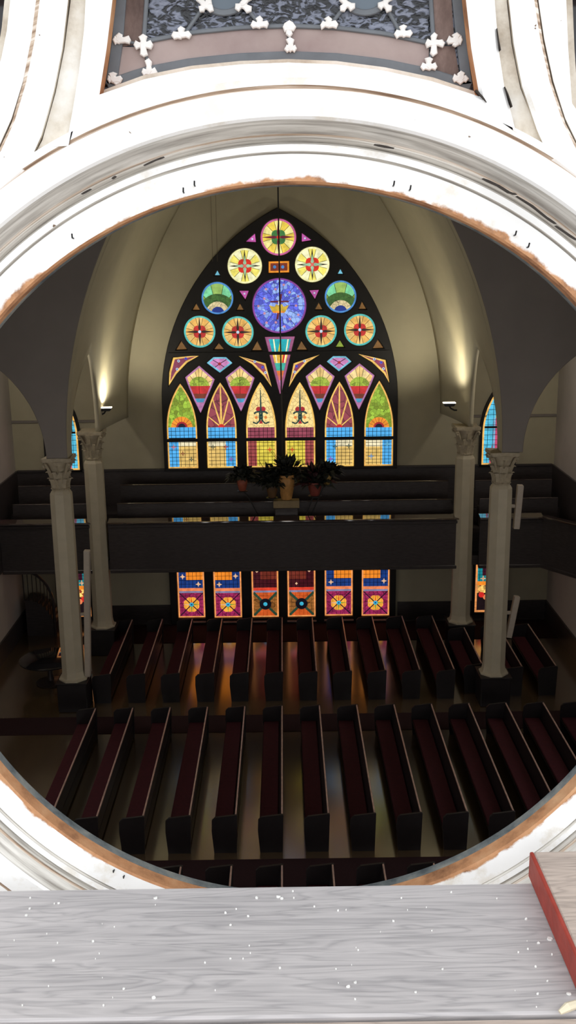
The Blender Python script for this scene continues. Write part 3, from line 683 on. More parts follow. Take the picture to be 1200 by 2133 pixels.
for a, b in segs:
    prof = [(YB - .07, ZRAIL - .06), (YB - .07, ZRAIL - .03), (YB - .055, ZRAIL - .022), (YB - .045, ZRAIL - .018), (YB + .28, ZRAIL + .036), (YB + .295, ZRAIL + .030), (YB + .30, ZRAIL - .06)]
    n = len(prof); mb.add([(x, y, z) for x in (a, b) for y, z in prof], [[k, (k + 1) % n, n + (k + 1) % n, n + k] for k in range(n)] + [list(range(n)), list(range(n, 2 * n))], RAILWOOD)
mb.bbox(0, L_, -.06, .18, ZRAIL - .05, ZRAIL + .01, RAILWOOD, .01, mt)
child(mb.build('handrail'), BAL)

# ================================================================== COLUMNS
def make_column():
    root = empty('column')
    mb = MB(); mb.bbox(-.4, .4, -.4, .4, 0, .84, PEWWOOD, .02); mb.bbox(-.43, .43, -.43, .43, .82, .86, PEWWOOD, .01); mb.build('pedestal', root)
    mb = MB(); r = .305
    prof = [(r + .09, .86), (r + .09, .9), (r + .03, .93), (r + .0, .97), (r - .02, 1.1), (r - .03, 5.95), (r - .035, 6.08), (r - .06, 6.15), (r - .1, 6.2), (r - .1, 6.22)]
    mb.lathe([(q / math.cos(pi / 8) if 0.95 < z < 6.1 else q * 1.03, z) for q, z in prof], COLUMN, 8, off=.5); mb.build('shaft', root)
    mb = MB(); z0 = 6.18
    mb.lathe([(.21, z0), (.235, z0 + .02), (.24, z0 + .04), (.22, z0 + .06), (.21, z0 + .08), (.215, z0 + .3), (.24, z0 + .5), (.29, z0 + .66), (.36, z0 + .76), (.36, z0 + .79)], CAPM, 24)
    for k in range(24): a = 2 * pi * k / 24; mb.lathe([(.0, -.022), (.018, -.012), (.02, 0), (.016, .014), (0, .022)], CAPM, 6, (.235 * math.cos(a), .235 * math.sin(a), z0 + .04), False)
    def leaf(a, zb_, h, r0, out, w):
        pts = []; rows = 7; ca, sa = math.cos(a), math.sin(a)
        for i in range(rows):
            t = i / (rows - 1); rr = r0 + out * t ** 2.2; zz = zb_ + h * (t if t < .85 else .85 - (t - .85) * .8)
            ww = w * (.65 + .5 * math.sin(pi * min(1, t * 1.1))) * (1 if t < .95 else .35)
            for j in range(5):
                s_ = (j - 2) / 2; jag = 1 + (.22 if i % 2 else -.05) * abs(s_)
                dr = -.045 * abs(s_) + (.015 if j == 2 else 0)
                pts.append((ca * (rr + dr) - sa * s_ * ww * jag, sa * (rr + dr) + ca * s_ * ww * jag, zz))
        vs = pts + [(x * .93, y * .93, z - .004) for x, y, z in pts]; n = len(pts)
        fs = []
        for i in range(rows - 1):
            for j in range(4): q = [i * 5 + j, i * 5 + j + 1, (i + 1) * 5 + j + 1, (i + 1) * 5 + j]; fs += [q, [n + v for v in q[::-1]]]
        mb.add(vs, fs, CAPM)
    for k in range(8): leaf(2 * pi * k / 8, z0 + .07, .3, .235, .1, .085)
    for k in range(8): leaf(2 * pi * (k + .5) / 8, z0 + .2, .38, .24, .12, .08)
    for k in range(4):
        a = pi / 4 + k * pi / 2; ca, sa = math.cos(a), math.sin(a)
        pts = [(.24 + .17 * t, z0 + .42 + .3 * t) for t in (0, .4, .8, 1)] + [(.43 + .055 * math.cos(t), z0 + .70 + .055 * math.sin(t)) for t in (1.2, .2, -.9, -2, -3.1)]
        mb.tube([(ca * q, sa * q, z) for q, z in pts], [.03, .035, .04, .04, .04, .036, .032, .028, .024], CAPM, 8)
        leaf(k * pi / 2, z0 + .46, .26, .27, .08, .05)
    ab = []
    for k in range(4):
        a = pi / 4 + k * pi / 2; b = a + pi / 2; A = Vector((math.cos(a), math.sin(a))) * .56; B = Vector((math.cos(b), math.sin(b))) * .56
        for t in (0.06, .2, .35, .5, .65, .8, .94):
            p = A.lerp(B, t); p = p * (1 - .16 * math.sin(pi * t)); ab.append(p)
    n = len(ab); mb.add([(p.x * .96, p.y * .96, z0 + .78) for p in ab] + [(p.x, p.y, z0 + .81) for p in ab] + [(p.x, p.y, z0 + .885) for p in ab],
                        [list(range(n))[::-1], list(range(2 * n, 3 * n))] + [[i * n + k, i * n + (k + 1) % n, (i + 1) * n + (k + 1) % n, (i + 1) * n + k] for i in (0, 1) for k in range(n)], CAPM)
    mb.build('capital', root, smooth=True)
    return root
cx0 = (pZ(155, 1412, .9).x + pZ(1026, 1399, .9).x) / 2
col0 = make_column()
cpos = [(pZ(156, 1408, .86), 'front left'), (pZ(1026, 1397, .86), 'front right'), (pZ(212.5, 1299, .86), 'back left'), (pZ(957, 1287, .86), 'back right')]
Yf_ = (cpos[0][0].y + cpos[1][0].y) / 2; Yb_ = (cpos[2][0].y + cpos[3][0].y) / 2
labs = ['front pale octagonal column with long speaker, left of the great window', 'front pale octagonal column with two short speakers, right of the great window', 'rear pale octagonal column under the left uplight, at the balcony', 'rear pale octagonal column under the right uplight, at the balcony']
CP = []
for i, (p, _) in enumerate(cpos):
    o = col0 if i == 0 else copy_tree(col0)
    Yc = (25.55 if i < 2 else 29.58); x = pY((123, 1047, 196, 970)[i], (985, 975, 925, 920)[i], Yc).x * .5 + (pY((154, 1027, 211, 959)[i], (1390, 1380, 1280, 1270)[i], Yc).x) * .5
    CP.append((x, Yc)); o.location = (x, Yc, 0)
    tag(o, labs[i], 'column', 'carved capital columns beside the balcony')

# ================================================================== COLUMN SPEAKERS
def speaker(name, a, b, brk, w, d, label, xcol):
    """a, b: top and bottom centre points; brk: fraction where the bracket sits"""
    a = Vector(a); b = Vector(b); L_ = (a - b).length; root = empty(name, b)
    z = (a - b).normalized(); q = z.to_track_quat('Z', 'Y'); root.rotation_mode = 'QUATERNION'; root.rotation_quaternion = q
    mb = MB(); mb.bbox(-w / 2, w / 2, -d / 2, d / 2, 0, L_, SPK, .015); cb_ = mb.build('cabinet', root)
    mb = MB(); mb.bbox(-w * .36, w * .36, -d / 2 - .006, -d / 2 + .004, .05, L_ - .05, plain('speaker_grille', (160, 150, 138), .8, .1, 60), .003); mb.build('grille', cb_)
    inv = q.to_matrix().inverted(); off = inv @ Vector((xcol - (b.x + (a.x - b.x) * brk), .0, 0)); off = off.normalized() * max(.02, abs(xcol - (b.x + (a.x - b.x) * brk)))
    p0 = Vector((0, 0, L_ * brk)); mb = MB()
    mb.tube([p0, p0 + off], .05, SPK, 10); mb.build('bracket', root)
    return tag(root, label, 'speaker', 'slim column speakers on the front columns')
Ys = 25.55
cl, cr = CP[0][0], CP[1][0]
speaker('column_speaker', pY(181, 1146, Ys), pY(183, 1408, Ys), .5, .17, .16, 'long slim pale speaker mounted beside the front left column', cl + .29)
speaker('column_speaker', pY(1084, 1010, Ys), pY(1075, 1101, Ys), .52, .16, .16, 'short slim pale speaker at balcony height beside the front right column', cr + .29)
speaker('column_speaker', pY(1077, 1242, Ys), pY(1059, 1327, Ys), .6, .16, .16, 'short tilted pale speaker low beside the front right column', cr + .29)

# ================================================================== UPLIGHTS
def lamp_at(x, y, sgn):
    p = pY(x, y, 29.6); root = empty('uplight', (p.x, p.y, p.z))
    mb = MB(); mb.plate([(-.19, .02), (-.13, -.07), (.13, -.07), (.19, .02)], [], -.09, .09, BLACKM, c=.01); hs_ = mb.build('housing', root)
    mb = MB(); mb.bbox(-.185, .185, -.085, .085, .018, .045, LAMPM, .006); mb.build('light_panel', hs_)
    mb = MB(); mb.tube([(0, 0, -.06), (sgn * .05, .02, -.14), (sgn * .16, .03, -.2), (sgn * .24, .03, -.2)], .025, BLACKM, 8); mb.build('bracket', root)
    tag(root, 'small bright uplight shining up the vault above the %s rear column' % ('left' if sgn < 0 else 'right'), 'lamp', 'uplights on the rear columns')
    l = bpy.data.lights.new('uplight_beam', 'SPOT'); l.energy = 300; l.color = (1, .87, .58); l.spot_size = math.radians(54); l.spot_blend = 1.0; l.shadow_soft_size = .08
    o = bpy.data.objects.new('uplight_beam', l); COL.objects.link(o); o.location = (p.x + sgn * .03, p.y, p.z + .08)
    d = Vector((-sgn * .04, .03, 1.0)); o.rotation_euler = d.to_track_quat('-Z', 'Y').to_euler()
    l2 = bpy.data.lights.new('uplight_spill', 'SPOT'); l2.energy = 340; l2.color = (1, .93, .74); l2.spot_size = math.radians(165); l2.spot_blend = 1.0; l2.shadow_soft_size = .12
    o2 = bpy.data.objects.new('uplight_spill', l2); COL.objects.link(o2); o2.location = (p.x - sgn * .05, p.y, p.z + .12)
    o2.rotation_euler = Vector((-sgn * .5, .2, 1.0)).to_track_quat('-Z', 'Y').to_euler()
lamp_at(220, 851, -1); lamp_at(936, 841, 1)

# fill lamps added on the aisle ceilings, unseen behind the side arches
for sx, nm in ((-1, 'left'), (1, 'right')):
    root = empty('aisle_fill_lamp', (sx * 7.4, 27.6, 9.75))
    mb = MB(); mb.lathe([(.2, -.05), (.24, -.04), (.24, 0.0), (.1, 0.0)], BLACKM, 24); mb.build('base', root)
    mb = MB(); mb.lathe([(.01, -.16), (.12, -.14), (.19, -.08), (.2, -.05)], LAMPM, 24); mb.build('lamp_shade', root, smooth=True)
    tag(root, 'round fill lamp added in the %s aisle, hidden above the side arch' % nm, 'lamp', 'added aisle fill lamps')
    l = bpy.data.lights.new('aisle_fill', 'POINT'); l.energy = 100; l.color = (1, .93, .82); l.shadow_soft_size = .18
    o = bpy.data.objects.new('aisle_fill', l); COL.objects.link(o); o.location = (sx * 7.4, 27.6, 9.3)

# ================================================================== PEWS
def make_pew(L_):
    root = empty('pew')            # local: back along Y at x=0, the sitter faces -X
    hb = .87
    mb = MB(); mt = Matrix.Shear('XZ', 4, (0, 0))
    mb.add([(-.05 + .0, .05, .38), (.0, .05, .38), (.045, .05, hb - .03), (.005, .05, hb - .03), (-.05, L_ - .05, .38), (.0, L_ - .05, .38), (.045, L_ - .05, hb - .03), (.005, L_ - .05, hb - .03)],
           [(0, 1, 2, 3), (7, 6, 5, 4), (0, 4, 5, 1), (1, 5, 6, 2), (2, 6, 7, 3), (3, 7, 4, 0)], PEWWOOD)
    mb.bbox(-.03, .01, .05, L_ - .05, .06, .38, PEWWOOD, .006); mb.build('backrest', root)
    mb = MB(); mb.bbox(.008, .042, .05, L_ - .05, hb - .032, hb, PEWCAP, .008); mb.build('top_rail', root)
    mb = MB(); mb.bbox(-.46, -.04, .05, L_ - .05, .36, .40, PEWWOOD, .008); st_ = mb.build('seat', root)
    mb = MB(); mb.bbox(-.45, -.055, .07, L_ - .07, .401, .455, CUSH, .02); mb.build('cushion', st_)
    prof = [(-.44, 0), (.03, 0), (.055, hb - .01), (.02, hb + .0), (-.40, hb - .05), (-.47, hb - .12), (-.48, .5)]
    for y in (0, L_ - .05):
        mb = MB(); n = len(prof)
        mb.add([(x, y, z) for x, z in prof] + [(x, y + .05, z) for x, z in prof], [list(range(n)), list(range(n, 2 * n))[::-1]] + [[k, (k + 1) % n, n + (k + 1) % n, n + k] for k in range(n)], PEWWOOD); mb.build('end_panel', root)
        mb = MB(); pts = [(-.47, y + .025, hb - .118), (-.40, y + .025, hb - .046), (.02, y + .025, hb + .004), (.05, y + .025, hb - .006)]
    return root
SP = .957; X0 = pZ(588, 1345, .87).x - .03
ordn = ['first', 'second', 'third', 'fourth', 'fifth', 'sixth', 'seventh', 'eighth', 'ninth', 'tenth', 'eleventh', 'twelfth', 'thirteenth', 'fourteenth', 'fifteenth', 'sixteenth']
for bname, y0, y1, ks, where in (('far', 25.72, 30.1, range(-5, 6), 'in the far block under the balcony'), ('middle', 18.4, 23.62, range(-5, 9), 'in the middle block'), ('front', 12.2, 16.7, range(-4, 6), 'in the front block nearest the opening')):
    proto = make_pew(y1 - y0); ks = list(ks)
    for n, k in enumerate(ks):
        o = proto if n == 0 else copy_tree(proto)
        o.location = (X0 + k * SP, y0, 0)
        tag(o, 'dark pew with red cushion %s, %s from the left' % (where, ordn[n]), 'pew', 'dark wooden pews ' + where)
# short pews beyond the columns of the far bay
proto = make_pew(2.9)
for n, (x, side) in enumerate(((X0 + 6 * SP - .12, 'right'),)):
    o = proto if n == 0 else copy_tree(proto)
    o.location = (x, 26.1, 0); tag(o, 'short dark pew standing between the two %s columns' % side, 'pew')
proto = make_pew(3.4)
for n, (k, lb) in enumerate(((7, 'short dark pew just beyond the front right column'), (8, 'outermost short dark pew near the plain right side wall'))):
    o = proto if n == 0 else copy_tree(proto)
    o.location = (X0 + k * SP, 25.85, 0); tag(o, lb, 'pew', 'short pews in the side aisles')

# balcony pews: long benches facing the nave
def make_bpew(L_):
    root = empty('balcony_pew'); h = .9
    mb = MB(); mb.bbox(0, L_, .0, .05, 0, h - .03, DARKWOOD, .006); mb.build('backrest', root)
    mb = MB(); mb.bbox(0, L_, -.005, .055, h - .03, h, RAILWOOD, .008); mb.build('top_rail', root)
    mb = MB(); mb.bbox(0, L_, .06, .4, .4, .44, DARKWOOD, .008); mb.build('seat', root)
    for x in (.0, L_ - .05): mb = MB(); mb.bbox(x, x + .05, .05, .42, 0, .6, DARKWOOD, .008); mb.build('end_panel', root)
    return root
for a, b, nm in ((-5.25, 5.2, 'middle'), (-8.5, -6.05, 'left'), (6.05, 8.5, 'right')):
    proto = make_bpew(b - a)
    for n, (y, z, rw) in enumerate(((30.2, 3.755, 'front'), (31.0, 4.165, 'back'))):
        o = proto if n == 0 else copy_tree(proto)
        o.location = (a, y, z); tag(o, 'dark bench in the %s row of the balcony, %s' % (rw, {'middle': 'the long one between the columns', 'left': 'left of the columns', 'right': 'right of the columns'}[nm]), 'bench', 'balcony benches')

# ================================================================== PLANTS ON THE BALCONY
PS = empty('plant_stand', (pY(597, 1080, YB + .3).x, YB + .5, ZFB + .35))
YP = YB + .5
mb = MB()
sx0 = PS.location.x
zt = pY(597, 1041, YP).z; zbb = pY(597, 1056, YP).z
mb.bbox(-.36, .36, -.14, .16, 0, zbb - PS.location.z, DARKWOOD, .02); mb.build('base', PS)
mb = MB(); mb.bbox(-.4, .4, -.16, .18, zbb - PS.location.z, zt - PS.location.z, plain('pale_stand_top', (138, 120, 88), .7), .01); mb.build('stand_top', PS)
pots = [(597, 988, 1040, 17, (188, 138, 76), 'tall tan pot with dark leafy plant on the pale stand top'), (505, 996, 1022, 11, (150, 78, 56), 'small reddish pot with dark foliage at the left end of the stand'), (567, 1006, 1036, 12, (96, 70, 42), 'dull brown pot with foliage just left of the tall tan pot'), (656, 1004, 1032, 14, (128, 60, 50), 'round dark red pot with foliage right of the tall tan pot'), (681, 986, 1009, 9.5, (170, 138, 74), 'small tan pot with spiky foliage at the right end of the stand')]
LEAFM = plain('dark_leaves', (26, 30, 22), .6, .3, 10); LEAFR = plain('dark_red_leaves', (58, 20, 24), .6, .3, 10)
trays = []
for i, (x, yt, yb, rp, colr, lb) in enumerate(pots):
    yy = YP + (0 if i == 0 else .02 if i in (1, 4) else -.02)
    t = pY(x, yt, yy); b = pY(x, yb, yy); r = rp * K; h = t.z - b.z
    root = empty('potted_plant', (b.x, yy, b.z))
    trays.append((b.x, yy, b.z, r))
    mb = MB(); mb.lathe([(r * .55, 0), (r * .62, .01), (r * .95, h * .55), (r, h * .8), (r * .9, h * .88), (r * 1.0, h * .92), (r * 1.0, h), (r * .85, h), (r * .8, h * .9)], plain('glazed_pot_%d' % i, colr, .45, .2, 8), 20); mb.build('pot', root, smooth=True)
    mb = MB(); rnd = random.Random(i + 3); n = 190 if i == 0 else 170; rad = .86 if i == 0 else .8 if i in (2, 3) else .6
    for k in range(n):
        a = rnd.random() * 2 * pi; el = rnd.uniform(-.1, 1.35); ln = rnd.uniform(.3, 1.0) * rad * (1.1 if el < .8 else .95)
        d = Vector((math.cos(a) * math.cos(el), math.sin(a) * math.cos(el) * .6, math.sin(el)))
        base = Vector((rnd.uniform(-.05, .05), rnd.uniform(-.05, .05), h * .95)); tip = base + d * ln + Vector((0, 0, -.1 * math.cos(el)))
        mid = base + d * ln * .62
        mb.tube([base, mid], .008, LEAFM, 4, False)
        lw = rnd.uniform(.055, .1); sd = d.cross(Vector((rnd.uniform(-.4, .4), rnd.uniform(-.4, .4), 1))).normalized(); up = sd.cross(d)
        s0 = base + d * ln * .45; c1 = base + d * ln * .72 + up * .02
        mb.add([s0, c1 + sd * lw, tip, c1 - sd * lw, c1 + up * .018, s0 + (tip - s0) * .25 + sd * lw * .7, s0 + (tip - s0) * .25 - sd * lw * .7], [(0, 5, 4), (5, 1, 4), (1, 2, 4), (2, 3, 4), (3, 6, 4), (6, 0, 4)], LEAFR if (i in (3,) and k % 3 == 0) else LEAFM)
    if i in (0, 2, 3):
        for k in range(5):
            a = rnd.uniform(-.6, .6); hh = rnd.uniform(.6, 1.0) * (1.15 if i == 2 else .9); pts = [Vector((0, 0, h)) + Vector((math.sin(a) * hh * t, 0, hh * t * (1 - .15 * t))) for t in (0, .3, .6, 1)]
            mb.tube(pts, [.012, .01, .008, .004], LEAFM, 5)
    mb.build('foliage', root, fix=False)
    tag(root, lb, 'plant', 'potted plants on the balcony')
for i, (x, y, z, r) in enumerate(trays[1:]):
    mb = MB(); lx_ = x - PS.location.x; ly = y - PS.location.y; lz = z - PS.location.z
    mb.lathe([(r * .9, -.03), (r * 1.0, -.02), (r * 1.0, -.001), (r * .8, -.001)], BLACKM, 16, (lx_, ly, lz))
    mb.tube([(lx_, ly, lz - .02), (lx_ * .9, ly, lz - .12), (lx_ * .6, ly, lz * .55), (.3 * (1 if lx_ > 0 else -1), ly * .5, lz * .3)], .018, BLACKM, 6); mb.build('arm', PS)
tag(PS, 'dark stand with pale top and arms carrying potted plants at the balcony rail', 'stand')

# hanging cable in front of the great window, and two thin ones to its left
mb = MB(); a = pY(587.5, 300, 31.3); b = pY(588.5, 960, 31.3); a.z = 16.3
mb.tube([(b.x - .03, 31.3, 16.62), (b.x, 31.3, b.z)], .022, BLACKM, 8); tag(mb.build('hanging_cable'), 'black cable hanging straight down in front of the great window', 'cable')
for x, lb in ((443, 'hair thin wire hanging left of the great window, outer of two'), (453, 'hair thin wire hanging left of the great window, inner of two')):
    p = pY(x, 545, 30.8); mb = MB(); zc_ = ZS + math.sqrt(144 - (12 - 5.17 + abs(p.x)) ** 2) - .02
    mb.tube([(p.x, 30.8, zc_), (p.x, 30.8, p.z)], .006, plain('grey_wire', (96, 88, 70), .6), 6); tag(mb.build('hanging_wire'), lb, 'wire')

# ================================================================== LEFT AISLE: STAIR AND ROUND TABLE
ST = empty('staircase', (-8.0, 31.2, 0))
mb = MB()
def stl(x, y, z): return (x + 8.0, y - 31.2, z)
a = pY(46, 1190, 30.9); b = pY(112, 1262, 30.9); RZ = lambda t: a.z + (b.z - a.z) * (1 - math.cos(t * pi / 2)); RX = lambda t: a.x + (b.x - a.x) * math.sin(t * pi / 2)
pts = [(RX(t / 10), 30.9, RZ(t / 10)) for t in range(11)]
n = len(pts); lowp = [(x, y, max(.05, z - 1.0)) for x, y, z in pts]
for i in range(n):
    mb_ = MB()
    if i < n - 1: mb_.tube([stl(*pts[i]), stl(pts[i][0], 30.9, lowp[i][2])], .014, BLACKM, 6); mb_.build('baluster', ST)
mb.tube([stl(*p) for p in pts] + [stl(b.x, 30.9, .0)], .045, DARKWOOD, 8); mb.build('handrail', ST, smooth=True)
mb = MB()
for i in range(n - 1):
    x0, x1 = pts[i][0], pts[i + 1][0]; z1 = lowp[i][2]
    mb.box(x0 + 8, x1 + 8, -.25, .55, 0, max(.08, z1 - .02), DARKWOOD)
mb.build('steps', ST)
tag(ST, 'dark staircase with a curved handrail in the far left corner', 'stairs')
tp = pZ(100, 1362, .75)
TB = empty('round_table', (-6.95, 27.2, 0))
mb = MB(); mb.lathe([(.2, .69), (.82, .70), (.86, .72), (.86, .745), (.83, .76), (.02, .76)], plain('black_lacquer', (30, 30, 34), .06, .1, 5, coat=1.0), 40); mb.build('table_top', TB, smooth=True)
mb = MB(); mb.lathe([(.4, 0), (.42, .03), (.1, .09), (.07, .3), (.09, .6), (.22, .69)], DARKWOOD, 20); mb.build('pedestal', TB, smooth=True)
tag(TB, 'glossy dark round table reflecting a window, left of the front left column', 'table')

# ================================================================== NEAR FACADE: ROSE WINDOW TRACERY
WR = empty('window_13', (XC, YT, ZC)); struct(WR, 'white painted wooden tracery of a round window, peeling, with its centre circle open')
t_ = lambda x, y: q2(x, y, YT - .03)
tg = lambda x, y: q2(x, y, YT + .01)
def lathe_ring(prof, name, n=220):
    mb = MB()
    for (r0, d0, m), (r1, d1, _) in zip(prof[:-1], prof[1:]):
        vs = []
        for r, d in ((r0, d0), (r1, d1)):
            for k in range(n): a = 2 * pi * k / n; vs.append((XC + r * math.cos(a), YT - d, ZC + r * math.sin(a)))
        mb.add(vs, [[k, (k + 1) % n, n + (k + 1) % n, n + k] for k in range(n)], m)
    o = mb.build(name, None, smooth=True); return child(o, WR)
lathe_ring([(RC, -.028, BARE), (RC, -.003, BARE), (RC + .003, 0.0, PAINT), (.5700 + DR, .000, GROOVE), (.5715 + DR, -.0016, GROOVE), (.5735 + DR, .003, PAINT), (.582 + DR, .004, GROOVE), (.585 + DR, -.002, GROOVE), (.590 + DR, .006, GROOVE), (.5925 + DR, .004, CRACK), (.5945 + DR, .008, GROOVE), (.602 + DR, .014, GROOVE), (.610 + DR, .026, PAINT), (.6135 + DR, .030, PAINT), (.646 + DR, .030, CRACK), (.6485 + DR, .026, CRACK), (.651 + DR, .029, PAINT), (.660 + DR, .030, PAINT), (.660 + DR, -.02, PAINT)], 'ring_moulding')
lathe_ring([(RC + .02, -.0265, GREYLIP), (RC - .0005, -.0275, GREYLIP), (RC - .0012, -.029, GREYLIP), (RC - .0012, -.042, GREYLIP), (RC + .02, -.043, GREYLIP)], 'glazing_rebate')
def ringpt(px, py):   # project a pixel of the facade onto the ring's outer edge
    x, z = t_(px, py); a = math.atan2(z - ZC, x - XC); return a
def arcpts(a0, a1, r, n): return [(XC + r * math.cos(a0 + (a1 - a0) * k / n), ZC + r * math.sin(a0 + (a1 - a0) * k / n)) for k in range(n + 1)]
RO = .655 + DR
glass_open = [tg(*q) for q in [(215, 191), (300, 160), (400, 140), (500, 130), (600, 126), (700, 130), (800, 143), (900, 164), (987, 193), (975, 100), (965, 0), (957, -90), (250, -90), (241, 0), (229, 100)]]
left_open = [tg(*q) for q in [(-160, -90), (18, -90), (14, 0), (8, 60), (0, 110), (-30, 200), (-160, 330)]]
right_open = [tg(*q) for q in [(1340, -90), (1186, -90), (1188, 0), (1192, 100), (1199, 210), (1340, 420)]]
FILL = dirty('weathered_recess', (176, 160, 140), (218, 208, 192), (238, 233, 224), 12)
# back board, with the circle and the three lights cut through it
mb = MB(); mb.plate([(-1.45, 10.45), (1.45, 10.45), (1.45, 13.3), (-1.45, 13.3)], [circ(XC, ZC, .645 + DR, 120), glass_open, left_open, right_open], YT - .0, YT + .125, FILL, hole_side=BARE)
child(mb.build('back_board'), WR)
# raised band round the glazed light above the circle
aL = ringpt(118, 316); aR = ringpt(1085, 290)
sp = arcpts(aR, aL, RO, 40) + [t_(137, 298), t_(150, 230), t_(163, 150), t_(174, 60), t_(184, -150), t_(1028, -150), t_(1032, 0), t_(1040, 100), t_(1052, 180), t_(1075, 268)]
mb = MB(); mb.plate(sp, [[t_(*q) for q in [(206, 196), (300, 164), (400, 143), (500, 133), (600, 129), (700, 133), (800, 146), (900, 168), (1000, 200), (983, 100), (972, 0), (964, -90), (241, -90), (233, 0), (221, 100)]]], YT - .03, YT + .0, PAINT, DIRT, BARE, c=.004)
child(mb.build('spandrel_panel'), WR)
for bandpts, lst in (([(-160, 520), (-60, 440), (0, 404), (48, 363), (84, 282), (110, 190), (128, 100), (140, 0), (146, -90), (88, -90), (80, 0), (70, 80), (52, 170), (28, 250), (0, 312), (-60, 400), (-160, 480)], None),
                     ([(1360, 500), (1260, 420), (1200, 375), (1150, 336), (1120, 268), (1090, 180), (1072, 90), (1062, 0), (1058, -90), (1112, -90), (1116, 0), (1128, 80), (1148, 170), (1174, 250), (1204, 312), (1260, 390), (1360, 460)], None)):
    mb = MB(); mb.plate([t_(*q) for q in bandpts], [], YT - .03, YT, PAINT, DIRT, c=.005); child(mb.build('foil_band'), WR)
for pts, dep, mt_ in (([(40, 372), (84, 290), (112, 190), (130, 100), (143, 0), (148, -150), (182, -150), (178, 0), (172, 60), (161, 150), (148, 230), (133, 300)], .019, FILL), ([(1156, 343), (1122, 268), (1088, 180), (1070, 90), (1060, 0), (1056, -150), (1030, -150), (1034, 0), (1042, 100), (1054, 180), (1079, 270)], .019, FILL),
                      ([(-60, 408), (-8, 320), (22, 256), (46, 172), (62, 84), (72, 0), (80, -150), (94, -150), (86, 0), (76, 84), (56, 172), (32, 256), (4, 320), (-60, 420)], .0255, CRACK), ([(1260, 398), (1212, 318), (1180, 256), (1152, 172), (1133, 84), (1121, 0), (1116, -150), (1104, -150), (1110, 0), (1122, 84), (1142, 172), (1170, 256), (1200, 318), (1260, 412)], .0255, CRACK)):
    mb = MB(); mb.plate([q2(x, y, YT - .03) for x, y in pts], [], YT - dep, YT + .001, mt_); child(mb.build('recess_board'), WR)
for bandpts in ([(-160, 470), (-60, 390), (-6, 308), (22, 246), (46, 168), (64, 80), (74, 0), (82, -90), (24, -90), (19, 0), (12, 62), (0, 122), (-30, 210), (-160, 350)],
                [(1360, 450), (1260, 380), (1209, 306), (1180, 246), (1155, 168), (1136, 80), (1124, 0), (1120, -90), (1180, -90), (1182, 0), (1186, 100), (1194, 214), (1340, 430)]):
    mb = MB(); mb.plate([t_(*q) for q in bandpts], [], YT - .03, YT, PAINT, DIRT, BARE, c=.005); child(mb.build('foil_band'), WR)
# surrounding lower field outside the ring
for a0, a1 in ((pi * .93, pi * 1.5), (pi * 1.5, pi * 2.07)):
    mb = MB(); mb.plate(arcpts(a0, a1, RO, 50) + arcpts(a1, a0, .78, 50), [], YT - .03, YT, PAINT, DIRT, c=.005); child(mb.build('outer_band'), WR)
# dark plain glass in the two neighbouring lights
DGL = plain('dark_glass', (70, 74, 80), .08, .2, 10)
for op in (left_open, right_open):
    mb = MB(); mb.plate(offs(op, -.02) if sum(op[k][0] * op[(k + 1) % len(op)][1] - op[(k + 1) % len(op)][0] * op[k][1] for k in range(len(op))) > 0 else offs(op[::-1], -.02), [], YT + .135, YT + .14, DGL); child(mb.build('glass_pane'), WR)

CRK = plain('open_crack', (58, 50, 44), .9, .2, 40)
for pts, wd in (([(1007, 371), (1040, 386), (1062, 400), (1078, 405)], 5), ([(1078, 408), (1110, 428), (1140, 452), (1160, 466)], 4), ([(1160, 470), (1186, 488), (1204, 500)], 4), ([(780, 300), (796, 303), (822, 308)], 5), ([(298, 344), (322, 333), (341, 326)], 3), ([(168, 404), (188, 393)], 3), ([(232, 372), (240, 366)], 6), ([(1052, 180), (1060, 198), (1068, 222)], 1.3), ([(992, 186), (1004, 200), (1014, 213)], 5), ([(1036, 58), (1040, 85), (1044, 104)], 1.3)):
    P_ = [Vector(q) for q in pts]; A_ = []; B_ = []; rnd = random.Random(int(pts[0][0]))
    P2 = [P_[0].lerp(P_[1], 0)]
    for a_, b_2 in zip(P_[:-1], P_[1:]): P2 += [a_.lerp(b_2, t) for t in (.33, .66, 1)]
    for i, p in enumerate(P2):
        d = (P2[min(i + 1, len(P2) - 1)] - P2[max(i - 1, 0)]).normalized(); n = Vector((-d.y, d.x)); hw_ = wd * .26 * (0.15 if i in (0, len(P2) - 1) else rnd.uniform(.5, 1.1)); A_.append(p + n * hw_); B_.append(p - n * hw_)
    dep = .0335 if pts[0][0] in (1052, 992, 1036) else .034
    mb = MB(); mb.plate([q2(p.x, p.y, YT - dep) for p in A_ + B_[::-1]], [], YT - dep, YT - .02, CRK); child(mb.build('paint_crack'), WR)

# leaded glass in the light above the circle
LG = YT + .012
l2 = lambda x, y: q2(x, y, LG)
def ripple_glass():
    m, N, L, b = newmat('rippled_glass')
    v = coords(N, L, (64, 64, 125)); n = noise(N, L, v, 1.0, 2.0, .5, 1.6)
    r = ramp(N, [(.43, lin((8, 9, 14))), (.49, lin((42, 45, 54))), (.55, lin((106, 111, 126))), (.7, lin((130, 134, 148)))]); L.new(n, r.inputs['Fac'])  # sky reflections and the dark interior behind, painted into the ramp
    L.new(r.outputs['Color'], b.inputs['Base Color']); b.inputs['Roughness'].default_value = .12; b.inputs['IOR'].default_value = 1.5
    bump(N, L, b, n, .6, .004); return m
RIP = ripple_glass()
MV = dirty('mauve_glass', (150, 130, 126), (164, 146, 140), (174, 156, 150), 6)  # border glass with its flat reflection painted into the tone
MVD = dirty('brown_mauve_glass', (84, 66, 60), (118, 98, 90), (150, 128, 120), 20, (1, 1, .5))
GL = MB(); full = [(205, 200), (300, 166), (400, 146), (500, 136), (600, 132), (700, 136), (800, 149), (900, 170), (997, 202), (975, -90), (235, -90)]
